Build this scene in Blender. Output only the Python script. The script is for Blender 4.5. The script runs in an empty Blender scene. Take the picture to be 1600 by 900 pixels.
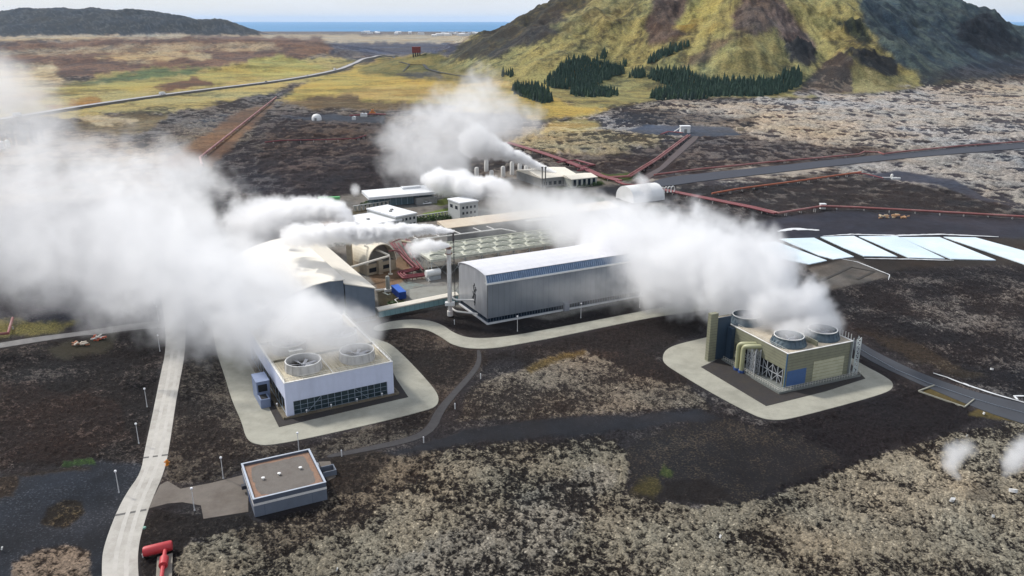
import bpy, bmesh, math, random
import numpy as np
from mathutils import Vector, Matrix
R = math.radians
random.seed(7)
rng = np.random.default_rng(11)
sc = bpy.context.scene
col = sc.collection

# ------------------------------------------------------------------ camera, world, sun, exposure
FPX, HC = 1270.0, 90.0
PITCH = math.atan(418 / FPX)
CP, SP = math.cos(PITCH), math.sin(PITCH)
cam = bpy.data.cameras.new('camera')
cam.sensor_fit = 'HORIZONTAL'; cam.sensor_width = 36.0
cam.lens = 36.0 * FPX / 1600.0
cam.clip_start = 0.5; cam.clip_end = 200000
camo = bpy.data.objects.new('camera', cam)
camo.location = (0, 0, HC)
camo.rotation_euler = (math.pi / 2 - PITCH, 0, 0)
col.objects.link(camo)
sc.camera = camo

SUN_EL, SUN_AZ = 44.0, -58.0          # azimuth from +Y (view direction), negative = to the left
w = bpy.data.worlds.new('World'); sc.world = w; w.use_nodes = True
nt = w.node_tree; nt.nodes.clear()
out = nt.nodes.new('ShaderNodeOutputWorld')
bg = nt.nodes.new('ShaderNodeBackground'); bg.inputs['Strength'].default_value = 0.095
sky = nt.nodes.new('ShaderNodeTexSky'); sky.sky_type = 'NISHITA'; sky.sun_disc = False
sky.sun_elevation = R(SUN_EL); sky.sun_rotation = R(SUN_AZ)
sky.air_density = 1.0; sky.dust_density = 0.6; sky.ozone_density = 2.0
# broken cloud layer over the blue
tc = nt.nodes.new('ShaderNodeTexCoord')
mp = nt.nodes.new('ShaderNodeMapping'); mp.inputs['Scale'].default_value = (1, 1, 6)
nz = nt.nodes.new('ShaderNodeTexNoise'); nz.inputs['Scale'].default_value = 1.6
nz.inputs['Detail'].default_value = 6; nz.inputs['Roughness'].default_value = 0.55
rp = nt.nodes.new('ShaderNodeMapRange'); rp.inputs[1].default_value = 0.30; rp.inputs[2].default_value = 0.70
rp.inputs[3].default_value = 0.45; rp.inputs[4].default_value = 0.95
mx = nt.nodes.new('ShaderNodeMix'); mx.data_type = 'RGBA'
mx.inputs[7].default_value = (9.4, 9.9, 10.9, 1)
nt.links.new(tc.outputs['Generated'], mp.inputs[0]); nt.links.new(mp.outputs[0], nz.inputs['Vector'])
nt.links.new(nz.outputs['Fac'], rp.inputs[0]); nt.links.new(rp.outputs[0], mx.inputs[0])
nt.links.new(sky.outputs[0], mx.inputs[6]); nt.links.new(mx.outputs[2], bg.inputs['Color'])
nt.links.new(bg.outputs[0], out.inputs[0])

sl = bpy.data.lights.new('sun', 'SUN'); sl.energy = 4.1; sl.angle = R(6.0); sl.color = (1.0, 0.955, 0.89)
so = bpy.data.objects.new('sun', sl); col.objects.link(so)
sd = Vector((math.sin(R(SUN_AZ)) * math.cos(R(SUN_EL)), math.cos(R(SUN_AZ)) * math.cos(R(SUN_EL)), math.sin(R(SUN_EL))))
so.rotation_euler = sd.to_track_quat('Z', 'Y').to_euler()
so.location = (0, 0, 400)

vs = sc.view_settings
vs.view_transform = 'Standard'; vs.look = 'None'; vs.exposure = 0.0; vs.gamma = 1.0
vs.use_curve_mapping = False
cy = sc.cycles
cy.max_bounces = 8; cy.diffuse_bounces = 2; cy.glossy_bounces = 2; cy.transmission_bounces = 2
cy.volume_bounces = 10; cy.transparent_max_bounces = 8
cy.volume_step_rate = 3.0; cy.volume_max_steps = 256
cy.use_denoising = True
cy.use_adaptive_sampling = True; cy.adaptive_threshold = 0.02
cy.caustics_reflective = False; cy.caustics_refractive = False

# ------------------------------------------------------------------ where things stand
def G(px, py, z=0.0):
    """ground point (at height z) seen at a place of the survey photo (1600 x 900)"""
    a = (px - 800) / FPX; b = (450 - py) / FPX
    dx, dy, dz = a, CP + b * SP, -SP + b * CP
    t = (z - HC) / dz
    return (dx * t, dy * t)
def V(px, py, z=0.0):
    x, y = G(px, py, z); return Vector((x, y, z))
def smooth(poly, it=2):
    for _ in range(it):
        q = []
        for i in range(len(poly)):
            a, b = poly[i], poly[(i + 1) % len(poly)]
            q += [(a[0] * .75 + b[0] * .25, a[1] * .75 + b[1] * .25), (a[0] * .25 + b[0] * .75, a[1] * .25 + b[1] * .75)]
        poly = q
    return poly
def proj(X, Y, Z):
    Z = Z - HC
    d = Y * CP - Z * SP; u = Y * SP + Z * CP
    d = np.maximum(d, 1.0)
    return 800 + FPX * X / d, 450 - FPX * u / d

# ------------------------------------------------------------------ noise in numpy
def _h(ix, iy, seed):
    n = (ix.astype(np.int64) * 374761393 + iy.astype(np.int64) * 668265263 + seed * 1442695041) & 0xffffffff
    n = ((n ^ (n >> 13)) * 1274126177) & 0xffffffff
    n = (n ^ (n >> 16)) & 0xffff
    return n.astype(np.float32) / 65535.0
def vn(x, y, seed=0):
    ix = np.floor(x); iy = np.floor(y); fx = (x - ix).astype(np.float32); fy = (y - iy).astype(np.float32)
    fx = fx * fx * (3 - 2 * fx); fy = fy * fy * (3 - 2 * fy)
    a = _h(ix, iy, seed); b = _h(ix + 1, iy, seed); c = _h(ix, iy + 1, seed); d = _h(ix + 1, iy + 1, seed)
    return (a + (b - a) * fx) * (1 - fy) + (c + (d - c) * fx) * fy
def fbm(x, y, octv=4, seed=0, gain=0.5):
    s = 0.0; a = 1.0; t = 0.0
    ca, sa = 0.8, 0.6
    for i in range(octv):
        s = s + a * vn(x, y, seed + i * 17); t += a; a *= gain
        x, y = (x * ca - y * sa) * 2.03 + 11.3, (x * sa + y * ca) * 2.03 - 7.1
    return s / t
def ridged(x, y, octv=4, seed=0):
    s = 0.0; a = 1.0; t = 0.0
    for i in range(octv):
        s = s + a * (1 - np.abs(2 * vn(x, y, seed + i * 13) - 1)); t += a; a *= 0.5
        x, y = (x * 0.8 - y * 0.6) * 2.1, (x * 0.6 + y * 0.8) * 2.1
    return s / t
def sstep(a, b, x):
    t = np.clip((x - a) / (b - a), 0, 1); return t * t * (3 - 2 * t)

# ------------------------------------------------------------------ the lie of the land
def seg_h(X, Y, pts, slope, soft=12.0):
    """height of a ridge whose crest runs through pts (x, y, h) and falls off at the given slope"""
    best = np.full(X.shape, -1e4)
    for (x0, y0, h0), (x1, y1, h1) in zip(pts[:-1], pts[1:]):
        dx, dy = x1 - x0, y1 - y0
        t = np.clip(((X - x0) * dx + (Y - y0) * dy) / (dx * dx + dy * dy), 0, 1)
        d = np.hypot(X - x0 - t * dx, Y - y0 - t * dy)
        d = np.sqrt(d * d + soft * soft) - soft
        best = np.maximum(best, h0 + (h1 - h0) * t - slope * d)
    return best
def smax(a, b, k):
    return 0.5 * (a + b + np.sqrt((a - b) ** 2 + k * k)) 
def land(X, Y):
    X = np.asarray(X, dtype=np.float64); Y = np.asarray(Y, dtype=np.float64)
    wx = X + 60 * (fbm(X / 160, Y / 160, 4, 5) - 0.5); wy = Y + 60 * (fbm(X / 160, Y / 160, 4, 55) - 0.5)
    z = np.zeros_like(X)
    m = (Y > 700) & (X > -500) & (Y < 3600)
    if m.any():
        x, y = wx[m], wy[m]
        r = seg_h(x, y, [(262, 1700, 196), (420, 1640, 225), (560, 1700, 205)], 0.47, 25)
        r = np.maximum(r, seg_h(x, y, [(250, 1700, 190), (150, 1480, 120), (95, 1300, 45)], 0.50, 20))
        r = np.maximum(r, seg_h(x, y, [(420, 1640, 220), (370, 1400, 140), (330, 1230, 55), (320, 1130, 12)], 0.55, 18))
        r = np.maximum(r, seg_h(x, y, [(560, 1700, 200), (545, 1480, 150), (520, 1300, 95), (475, 1170, 40)], 0.58, 14))
        r = np.maximum(r, seg_h(x, y, [(520, 1290, 90), (560, 1230, 62), (600, 1190, 20)], 0.75, 8))
        r = np.maximum(r, seg_h(x, y, [(560, 1700, 205), (700, 1900, 240), (900, 2000, 190), (1010, 1980, 130), (1080, 1950, 108), (1130, 1920, 86), (1175, 1900, 55), (1210, 1890, 10)], 0.50, 14))
        r = np.maximum(r, seg_h(x, y, [(1010, 1980, 125), (1040, 1780, 45)], 0.42, 20))
        r = np.maximum(r, seg_h(x, y, [(120, 1740, 132), (-30, 1755, 66), (-95, 1760, 36), (-140, 1765, 17), (-240, 1780, 0)], 0.27, 25))
        g = ridged(X[m] / 150, Y[m] / 210, 5, 77)
        g2 = ridged(X[m] / 38, Y[m] / 55, 4, 91)
        r = r + np.clip(r, 0, 80) / 80 * ((g - 0.66) * 42 + (g2 - 0.6) * 15) + np.clip(r, 0, 40) / 40 * (ridged(X[m] / 15, Y[m] / 17, 4, 97) - 0.6) * 4.5
        # a gentle apron at the foot
        z[m] = np.maximum(smax(r, -6.0, 26) - 6.5 - 0.0, 0) if False else np.log1p(np.exp(np.clip(r / 11.0, -40, 40))) * 11.0
        z[m] *= sstep(0.05, 3, z[m])
    m = (Y > 1300) & (X < 0) & (Y < 3200)
    if m.any():
        x, y = wx[m], wy[m]
        r = seg_h(x, y, [(-2600, 2250, 50), (-1100, 2300, 48), (-570, 2200, 42), (-480, 2150, 22)], 0.16, 60)
        r = np.maximum(r, seg_h(x, y, [(-1900, 1780, 20), (-900, 1700, 26), (-620, 1640, 20)], 0.12, 40))
        r = r + (fbm(X[m] / 220, Y[m] / 120, 5, 31) - 0.5) * 22
        r = np.log1p(np.exp(np.clip(r / 4.0, -40, 40))) * 4.0
        z[m] += r
    m = (Y > 3800)
    if m.any():
        x, y = X[m], Y[m]
        prof = [(-5600, 4400, 150), (-4300, 5400, 70), (-3650, 5500, 105), (-3250, 5500, 150), (-2900, 5500, 168), (-2450, 5500, 150), (-2180, 5500, 118), (-2050, 5500, 80), (-1900, 5500, 84), (-1680, 5500, 25)]
        r = seg_h(x, y, prof, 0.30, 60)
        r += (ridged(x / 420, y / 500, 5, 3) - 0.6) * 50 * np.clip(r, 0, 60) / 60
        z[m] += np.log1p(np.exp(np.clip(r / 6.0, -40, 40))) * 6.0
    # shore: the land dips under the sea
    shore = 7300 + 500 * (fbm(X / 1500, X * 0 + 3.3, 4, 9) - 0.5) - 900 * sstep(-3500, -400, X) * sstep(300, -1700, X) * 0
    z -= 9 * sstep(0, 250, Y - shore)
    return z
def hit(px, py, zoff=0.0):
    """where a sight line of the survey photo meets the land"""
    px = np.atleast_1d(np.asarray(px, float)); py = np.atleast_1d(np.asarray(py, float))
    a = (px - 800) / FPX; b = (450 - py) / FPX
    dx, dy, dz = a, CP + b * SP, -SP + b * CP
    t = np.full(px.shape, 100.0); done = np.zeros(px.shape, bool)
    st = t * 0
    for i in range(420):
        st = np.where(done, 0, t * 0.013)
        nt_ = t + st
        h = land(dx * nt_, dy * nt_)
        below = (HC + dz * nt_ <= h + zoff)
        t = np.where(done | below, t, nt_)
        done = done | below | (t > 9000)
        if done.all(): break
    lo = t; hi_ = t * 1.013
    for i in range(7):
        mi = (lo + hi_) / 2; b_ = (HC + dz * mi <= land(dx * mi, dy * mi) + zoff)
        hi_ = np.where(b_, mi, hi_); lo = np.where(b_, lo, mi)
    t = hi_
    return np.stack([dx * t, dy * t, land(dx * t, dy * t)], -1)

# ------------------------------------------------------------------ materials
def lin(c):
    c = c / 255.0
    return c / 12.92 if c <= 0.04045 else ((c + 0.055) / 1.055) ** 2.4
def srgb(r, g, b, k=1.0):
    return tuple(min(0.92, lin(v) * k) for v in (r, g, b))
MATS = {}
def mat(name, rgb, rough=0.7, metal=0.0, var=0.12, scale=0.6, bump=0.0, dirt=None, dirt_amt=0.0, streak=False, dirt_scale=0.25):
    """a plain surface with uneven tone; dirt = colour of stains spread over it"""
    if name in MATS: return MATS[name]
    m = bpy.data.materials.new(name); m.use_nodes = True
    t = m.node_tree; p = t.nodes['Principled BSDF']
    p.inputs['Roughness'].default_value = rough; p.inputs['Metallic'].default_value = metal
    tcn = t.nodes.new('ShaderNodeTexCoord')
    n1 = t.nodes.new('ShaderNodeTexNoise'); n1.inputs['Scale'].default_value = scale
    n1.inputs['Detail'].default_value = 5; n1.inputs['Roughness'].default_value = 0.65
    t.links.new(tcn.outputs['Object'], n1.inputs['Vector'])
    mr = t.nodes.new('ShaderNodeMapRange'); mr.inputs[1].default_value = 0.3; mr.inputs[2].default_value = 0.7
    mr.inputs[3].default_value = 1 - var; mr.inputs[4].default_value = 1 + var
    t.links.new(n1.outputs['Fac'], mr.inputs[0])
    sc_ = t.nodes.new('ShaderNodeVectorMath'); sc_.operation = 'SCALE'
    sc_.inputs[0].default_value = rgb[:3]
    t.links.new(mr.outputs[0], sc_.inputs['Scale'])
    last = sc_.outputs[0]
    if dirt:
        n2 = t.nodes.new('ShaderNodeTexNoise'); n2.inputs['Scale'].default_value = dirt_scale
        n2.inputs['Detail'].default_value = 8; n2.inputs['Roughness'].default_value = 0.7
        if streak:
            mpn = t.nodes.new('ShaderNodeMapping'); mpn.inputs['Scale'].default_value = streak if isinstance(streak, tuple) else (1, 1, 0.12)
            t.links.new(tcn.outputs['Object'], mpn.inputs[0]); t.links.new(mpn.outputs[0], n2.inputs['Vector'])
        else: t.links.new(tcn.outputs['Object'], n2.inputs['Vector'])
        r2 = t.nodes.new('ShaderNodeMapRange'); r2.inputs[1].default_value = 0.45; r2.inputs[2].default_value = 0.72
        r2.inputs[3].default_value = 0; r2.inputs[4].default_value = dirt_amt
        t.links.new(n2.outputs['Fac'], r2.inputs[0])
        mm = t.nodes.new('ShaderNodeMix'); mm.data_type = 'RGBA'; mm.inputs[7].default_value = (*dirt[:3], 1)
        t.links.new(r2.outputs[0], mm.inputs[0]); t.links.new(last, mm.inputs[6]); last = mm.outputs[2]
    t.links.new(last, p.inputs['Base Color'])
    if bump:
        b = t.nodes.new('ShaderNodeBump'); b.inputs['Strength'].default_value = bump; b.inputs['Distance'].default_value = 0.1
        t.links.new(n1.outputs['Fac'], b.inputs['Height']); t.links.new(b.outputs[0], p.inputs['Normal'])
    MATS[name] = m
    return m

# ------------------------------------------------------------------ objects
def tag(o, label=None, cat=None, group=None, kind=None):
    if label: o['label'] = label
    if cat: o['category'] = cat
    if group: o['group'] = group
    if kind: o['kind'] = kind
    return o
def thing(name, loc, label, cat, group=None, rz=0.0):
    o = bpy.data.objects.new(name, None); o.empty_display_size = 1
    col.objects.link(o); o.location = loc; o.rotation_euler = (0, 0, rz)
    return tag(o, label, cat, group)
class MB:
    """collects geometry and links it as one mesh object"""
    def __init__(s): s.v = []; s.f = []; s.m = []; s.mi = 0
    def add(s, vs_, fs):
        b = len(s.v); s.v += [tuple(v) for v in vs_]; s.f += [tuple(i + b for i in f) for f in fs]; s.m += [s.mi] * len(fs); return s
    def box(s, x0, y0, z0, x1, y1, z1):
        vs_ = [(x0, y0, z0), (x1, y0, z0), (x1, y1, z0), (x0, y1, z0), (x0, y0, z1), (x1, y0, z1), (x1, y1, z1), (x0, y1, z1)]
        return s.add(vs_, [(0, 3, 2, 1), (4, 5, 6, 7), (0, 1, 5, 4), (1, 2, 6, 5), (2, 3, 7, 6), (3, 0, 4, 7)])
    def bar(s, a, b, w_, h_=None):
        """square bar from a to b"""
        a = Vector(a); b = Vector(b); h_ = h_ or w_
        d = (b - a).normalized()
        up = Vector((0, 0, 1)) if abs(d.z) < 0.95 else Vector((0, 1, 0))
        sx = d.cross(up).normalized() * (w_ / 2); sy = sx.cross(d).normalized() * (h_ / 2)
        vs_ = [a - sx - sy, a + sx - sy, a + sx + sy, a - sx + sy, b - sx - sy, b + sx - sy, b + sx + sy, b - sx + sy]
        return s.add(vs_, [(0, 3, 2, 1), (4, 5, 6, 7), (0, 1, 5, 4), (1, 2, 6, 5), (2, 3, 7, 6), (3, 0, 4, 7)])
    def tube(s, pts, r, n=10, caps=True, bend=0.0):
        pts = [Vector(p) for p in pts]
        if bend and len(pts) > 2:
            q = [pts[0]]
            for i in range(1, len(pts) - 1):
                p0, p1, p2 = pts[i - 1], pts[i], pts[i + 1]
                a = (p0 - p1); b = (p2 - p1); k = min(bend, a.length * 0.45, b.length * 0.45)
                s0 = p1 + a.normalized() * k; s1 = p1 + b.normalized() * k
                for j in range(5):
                    u = j / 4; q.append(s0 * (1 - u) ** 2 + p1 * 2 * u * (1 - u) + s1 * u * u)
            q.append(pts[-1]); pts = q
        rings = []; up = None
        for i, p in enumerate(pts):
            d = (pts[min(i + 1, len(pts) - 1)] - pts[max(i - 1, 0)]).normalized()
            if up is None: up = Vector((0, 0, 1)) if abs(d.z) < 0.9 else Vector((1, 0, 0))
            sx = d.cross(up).normalized(); up2 = sx.cross(d).normalized(); up = up2
            rr = r[i] if isinstance(r, (list, tuple)) else r
            rings.append([p + sx * rr * math.cos(2 * math.pi * k / n) + up2 * rr * math.sin(2 * math.pi * k / n) for k in range(n)])
        fs = []
        for i in range(len(rings) - 1):
            for k in range(n):
                k2 = (k + 1) % n
                fs.append((i * n + k, i * n + k2, (i + 1) * n + k2, (i + 1) * n + k))
        if caps:
            fs.append(tuple(range(n))[::-1]); fs.append(tuple((len(rings) - 1) * n + k for k in range(n)))
        return s.add([v for rg in rings for v in rg], fs)
    def lathe(s, cx, cy, prof, n=32, cap_top=False, cap_bot=False):
        """prof = [(r, z)...]"""
        vs_ = [(cx + r * math.cos(2 * math.pi * k / n), cy + r * math.sin(2 * math.pi * k / n), z) for r, z in prof for k in range(n)]
        fs = [(i * n + k, i * n + (k + 1) % n, (i + 1) * n + (k + 1) % n, (i + 1) * n + k) for i in range(len(prof) - 1) for k in range(n)]
        if cap_top: fs.append(tuple((len(prof) - 1) * n + k for k in range(n)))
        if cap_bot: fs.append(tuple(range(n))[::-1])
        return s.add(vs_, fs)
    def prism(s, poly, z0, z1):
        n = len(poly)
        vs_ = [(x, y, z0) for x, y in poly] + [(x, y, z1) for x, y in poly]
        return s.add(vs_, [tuple(range(n))[::-1], tuple(range(n, 2 * n))] + [(i, (i + 1) % n, n + (i + 1) % n, n + i) for i in range(n)])
    def extrude(s, prof, y0, y1, axis='y'):
        """prof = closed outline in (x, z), pushed along y (or outline in (y, z) along x)"""
        n = len(prof)
        if axis == 'y': vs_ = [(a, y0, b) for a, b in prof] + [(a, y1, b) for a, b in prof]
        else: vs_ = [(y0, a, b) for a, b in prof] + [(y1, a, b) for a, b in prof]
        return s.add(vs_, [tuple(range(n))[::-1], tuple(range(n, 2 * n))] + [(i, (i + 1) % n, n + (i + 1) % n, n + i) for i in range(n)])
    def build(s, name, material, parent=None, smooth=False, bevel=0.0):
        me = bpy.data.meshes.new(name); me.from_pydata(s.v, [], s.f)
        ms = material if isinstance(material, (list, tuple)) else [material]
        for m in ms: me.materials.append(m)
        if len(ms) > 1: me.polygons.foreach_set('material_index', s.m)
        bm = bmesh.new(); bm.from_mesh(me); bmesh.ops.recalc_face_normals(bm, faces=bm.faces)
        if bevel: bmesh.ops.bevel(bm, geom=bm.edges[:], offset=bevel, segments=1, affect='EDGES')
        bm.to_mesh(me); bm.free()
        if smooth:
            me.polygons.foreach_set('use_smooth', [True] * len(me.polygons))
            try: me.set_sharp_from_angle(angle=R(40))
            except Exception: pass
        o = bpy.data.objects.new(name, me); col.objects.link(o)
        if parent: o.parent = parent
        return o
# ------------------------------------------------------------------ the ground: one sheet to the horizon
NA, A0, A1 = 1000, R(-43), R(43)
ds = [62.0]
while ds[-1] < 9500: ds.append(ds[-1] * 1.0042 + 0.02)
ds = np.array(ds); ang = np.linspace(A0, A1, NA)
D, A = np.meshgrid(ds, ang, indexing='ij')
GX = D * np.sin(A); GY = D * np.cos(A)
GZ0 = land(GX, GY)
U, W = proj(GX, GY, GZ0)
del D, A
def sd_poly(poly, u, v):
    """signed distance (positive inside) of points to a polygon"""
    best = np.full(u.shape, 1e9); inside = np.zeros(u.shape, bool)
    n = len(poly)
    for i in range(n):
        x0, y0 = poly[i]; x1, y1 = poly[(i + 1) % n]
        dx, dy = x1 - x0, y1 - y0
        t = np.clip(((u - x0) * dx + (v - y0) * dy) / (dx * dx + dy * dy + 1e-9), 0, 1)
        best = np.minimum(best, np.hypot(u - x0 - t * dx, v - y0 - t * dy))
        c = ((y0 > v) != (y1 > v)) & (u < (x1 - x0) * (v - y0) / (y1 - y0 + 1e-12) + x0)
        inside ^= c
    return np.where(inside, best, -best)
NW1 = fbm(U / 26, W / 11, 4, 201) - 0.5
NW2 = fbm(U / 7, W / 4, 3, 301) - 0.5
cA = np.empty(U.shape + (3,), np.float32); cB = np.empty(U.shape + (3,), np.float32)
MOSS = np.empty(U.shape, np.float32); ROUGH = np.empty(U.shape, np.float32)
KG = 0.62      # photo tone of sunlit ground -> surface colour
def setall(a, b, moss, rough):
    cA[:] = srgb(*a, KG); cB[:] = srgb(*b, KG); MOSS[:] = moss; ROUGH[:] = rough
def paint(poly, a=None, b=None, moss=None, rough=None, soft=4.0, warp=10.0, amt=1.0, fine=3.0):
    xs = [p[0] for p in poly]; ys = [p[1] for p in poly]; e = soft + warp + fine + 4
    m = (U > min(xs) - e) & (U < max(xs) + e) & (W > min(ys) - e) & (W < max(ys) + e)
    if not m.any(): return
    d = sd_poly(poly, U[m], W[m]) + NW1[m] * 2 * warp + NW2[m] * 2 * fine
    k = (sstep(-soft, soft, d) * amt).astype(np.float32)
    if a is not None: cA[m] += (np.array(srgb(*a, KG), np.float32) - cA[m]) * k[:, None]
    if b is not None: cB[m] += (np.array(srgb(*b, KG), np.float32) - cB[m]) * k[:, None]
    if moss is not None: MOSS[m] += (moss - MOSS[m]) * k
    if rough is not None: ROUGH[m] += (rough - ROUGH[m]) * k

setall((52, 47, 48), (118, 111, 106), 0.36, 1.0)
# far plains and the coast
paint([(-400, 92), (2000, 92), (2000, 40), (-400, 40)], (92, 88, 92), (150, 140, 132), 0.45, 0.3, 4, 6)
paint([(-200, 66), (400, 62), (400, 50), (-200, 52)], (120, 108, 98), (190, 176, 150), 0.62, 0.1, 3, 4)
paint([(400, 72), (830, 70), (830, 56), (400, 54)], (140, 128, 112), (190, 178, 155), 0.6, 0.1, 2, 2, fine=1)
paint([(520, 88), (760, 86), (760, 68), (500, 66)], (70, 72, 88), (104, 106, 118), 0.4, 0.4, 3, 3)
paint([(-300, 128), (380, 118), (470, 96), (520, 76), (500, 60), (330, 58), (-300, 74)], (88, 70, 66), (128, 100, 84), 0.5, 0.3, 4, 8)
paint([(130, 88), (260, 76), (330, 84), (330, 92), (180, 96)], (120, 104, 88), (182, 164, 130), 0.6, 0.3, 4, 8)
paint([(-300, 80), (80, 78), (200, 70), (420, 68), (440, 78), (100, 84), (-300, 92)], (128, 114, 100), (184, 168, 140), 0.5, 0.3, 3, 6, amt=.8)
paint([(-300, 60), (-200, 20), (60, 0), (200, 0), (400, 38), (405, 54), (250, 52), (0, 56)], (44, 50, 58), (74, 78, 82), 0.34, 0.9, 2, 3)
# left plain: tan, olive, brown streaks
paint([(-300, 210), (300, 172), (520, 120), (560, 98), (500, 88), (430, 96), (250, 108), (100, 128), (-300, 130)], (108, 98, 62), (186, 168, 106), 0.6, 0.2, 5, 10)
paint([(-300, 190), (60, 160), (110, 125), (80, 105), (-300, 110)], (136, 122, 100), (200, 184, 150), 0.6, 0.25, 6, 12)
paint([(130, 130), (240, 108), (330, 104), (300, 118), (180, 132)], (66, 82, 54), (104, 118, 76), 0.5, 0.1, 4, 8)
paint([(70, 142), (180, 128), (300, 118), (380, 100), (400, 92), (470, 108), (505, 108), (400, 126), (250, 138), (110, 148)], (118, 106, 58), (180, 164, 92), 0.6, 0.1, 4, 8)
paint([(385, 92), (440, 84), (520, 108), (450, 120), (400, 122)], (138, 130, 70), (188, 178, 104), 0.5, 0.1, 3, 5)
paint([(240, 136), (300, 122), (330, 130), (270, 142)], (90, 66, 50), (120, 84, 60), 0.5, 0.2, 3, 6)
paint([(65, 165), (150, 152), (160, 162), (80, 172)], (132, 92, 40), (170, 130, 70), 0.5, 0.1, 3, 6)
paint([(110, 190), (220, 172), (260, 182), (230, 205), (120, 215)], (84, 70, 48), (128, 112, 80), 0.45, 0.3, 4, 8)
paint([(120, 184), (180, 182), (215, 188), (150, 195)], (170, 152, 120), (190, 175, 140), 0.5, 0.1, 3, 6)
# grass plain between the hills
paint([(430, 158), (470, 132), (540, 108), (600, 88), (720, 84), (790, 110), (840, 140), (900, 165), (960, 168), (930, 182), (850, 188), (700, 168), (560, 164)], (128, 114, 58), (194, 168, 88), 0.6, 0.05, 5, 8)
paint([(560, 112), (600, 88), (720, 84), (780, 118), (740, 132), (640, 120)], (92, 88, 50), (136, 124, 74), 0.5, 0.1, 5, 8, amt=.9)
paint([(520, 148), (620, 132), (700, 138), (680, 156), (560, 158)], (158, 130, 72), (200, 170, 100), 0.5, 0.0, 5, 8)
paint([(440, 162), (500, 150), (560, 150), (560, 158), (700, 164), (700, 172), (480, 170)], (88, 72, 48), (120, 100, 70), 0.5, 0.3, 4, 6)
paint([(620, 116), (680, 112), (690, 120), (640, 122)], (80, 76, 66), (104, 98, 84), 0.5, 0.3, 3, 4)
# the mountain
paint([(690, 100), (860, -60), (1700, -80), (1760, 112), (1600, 112), (1440, 135), (1255, 155), (1060, 152), (960, 168), (900, 165), (840, 140)], (88, 84, 58), (162, 153, 98), 0.55, 0.12, 4, 4)
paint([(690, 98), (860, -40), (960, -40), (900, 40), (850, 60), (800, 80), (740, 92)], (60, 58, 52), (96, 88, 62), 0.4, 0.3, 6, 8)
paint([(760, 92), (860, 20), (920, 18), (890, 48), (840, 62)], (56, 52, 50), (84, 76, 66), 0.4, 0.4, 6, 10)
paint([(862, 40), (930, -5), (1000, -5), (960, 30), (880, 55)], (108, 104, 70), (160, 152, 104), 0.5, 0.1, 6, 10)
paint([(1010, 40), (1030, -30), (1085, -30), (1070, 20), (1055, 40), (1078, 52), (1040, 66), (1015, 72)], (80, 64, 56), (112, 94, 82), 0.5, 0.3, 5, 6)
paint([(1055, 44), (1075, 16), (1100, -10), (1150, -20), (1100, 34), (1075, 50)], (130, 116, 62), (176, 162, 92), 0.5, 0.05, 5, 5)
paint([(1140, 40), (1160, 0), (1190, -20), (1230, 10), (1215, 45), (1180, 60)], (78, 64, 58), (112, 96, 84), 0.5, 0.5, 5, 8)
paint([(1080, 90), (1110, 66), (1180, 40), (1150, 62), (1110, 90), (1060, 108)], (84, 72, 58), (120, 104, 80), 0.5, 0.3, 5, 6)
paint([(1130, 95), (1160, 62), (1210, 50), (1230, 100), (1200, 118), (1130, 115)], (112, 102, 62), (160, 146, 92), 0.55, 0.1, 6, 10)
paint([(1230, 10), (1290, 10), (1330, 40), (1330, 60), (1260, 55), (1240, 40)], (124, 114, 66), (172, 160, 102), 0.55, 0.1, 5, 8)
paint([(1200, 20), (1225, 5), (1275, 70), (1260, 90), (1220, 60)], (104, 84, 76), (140, 118, 104), 0.5, 0.3, 5, 6)
paint([(1225, 60), (1258, 62), (1278, 88), (1262, 104), (1232, 96)], (48, 46, 46), (84, 78, 70), 0.4, 1.0, 3, 5)
paint([(1240, 150), (1285, 100), (1310, 82), (1330, 90), (1335, 148)], (72, 62, 56), (112, 98, 84), 0.45, 1.0, 4, 6)
paint([(1300, 30), (1345, 32), (1362, 62), (1350, 70), (1320, 50)], (40, 46, 40), (74, 78, 56), 0.4, 1.0, 3, 5)
paint([(1320, 78), (1350, 78), (1400, 92), (1405, 118), (1390, 124), (1350, 100)], (34, 36, 38), (62, 62, 58), 0.4, 1.0, 3, 5)
paint([(1328, 105), (1350, 106), (1432, 138), (1390, 146), (1340, 146)], (120, 110, 70), (160, 150, 104), 0.5, 0.1, 4, 5)
paint([(1330, -60), (1700, -60), (1760, 112), (1600, 108), (1450, 132), (1400, 95), (1350, 40)], (48, 62, 72), (80, 94, 92), 0.45, 0.3, 6, 8)  # right hill: its bluish shade is put into the ground colour
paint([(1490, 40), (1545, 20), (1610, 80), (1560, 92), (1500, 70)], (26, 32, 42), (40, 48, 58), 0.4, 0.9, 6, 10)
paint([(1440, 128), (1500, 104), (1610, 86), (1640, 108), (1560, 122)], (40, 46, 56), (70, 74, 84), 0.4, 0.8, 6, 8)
# the lava fields behind the plant
paint([(960, 172), (1060, 156), (1255, 157), (1440, 138), (1900, 105), (1900, 330), (1600, 330), (1250, 300), (1000, 285), (900, 255), (800, 230), (820, 195), (900, 186)], (72, 67, 71), (176, 168, 158), 0.48, 1.2, 5, 10)
paint([(1120, 160), (1900, 112), (1900, 225), (1500, 222), (1300, 225), (1160, 205)], (88, 82, 84), (190, 181, 170), 0.52, 1.2, 5, 14)
paint([(940, 180), (1020, 168), (1180, 190), (1180, 200), (1000, 196)], (58, 56, 60), (120, 112, 106), 0.3, 1.3, 5, 8)
paint([(900, 262), (830, 235), (960, 232), (1080, 210), (1200, 215), (1380, 236), (1600, 222), (1600, 232), (1200, 262), (1020, 272), (950, 278)], (60, 52, 53), (116, 106, 100), 0.35, 1.2, 5, 10)
paint([(800, 222), (850, 200), (960, 205), (1060, 216), (960, 240), (850, 240)], (84, 78, 66), (170, 158, 128), 0.5, 1.2, 5, 10)
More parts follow.
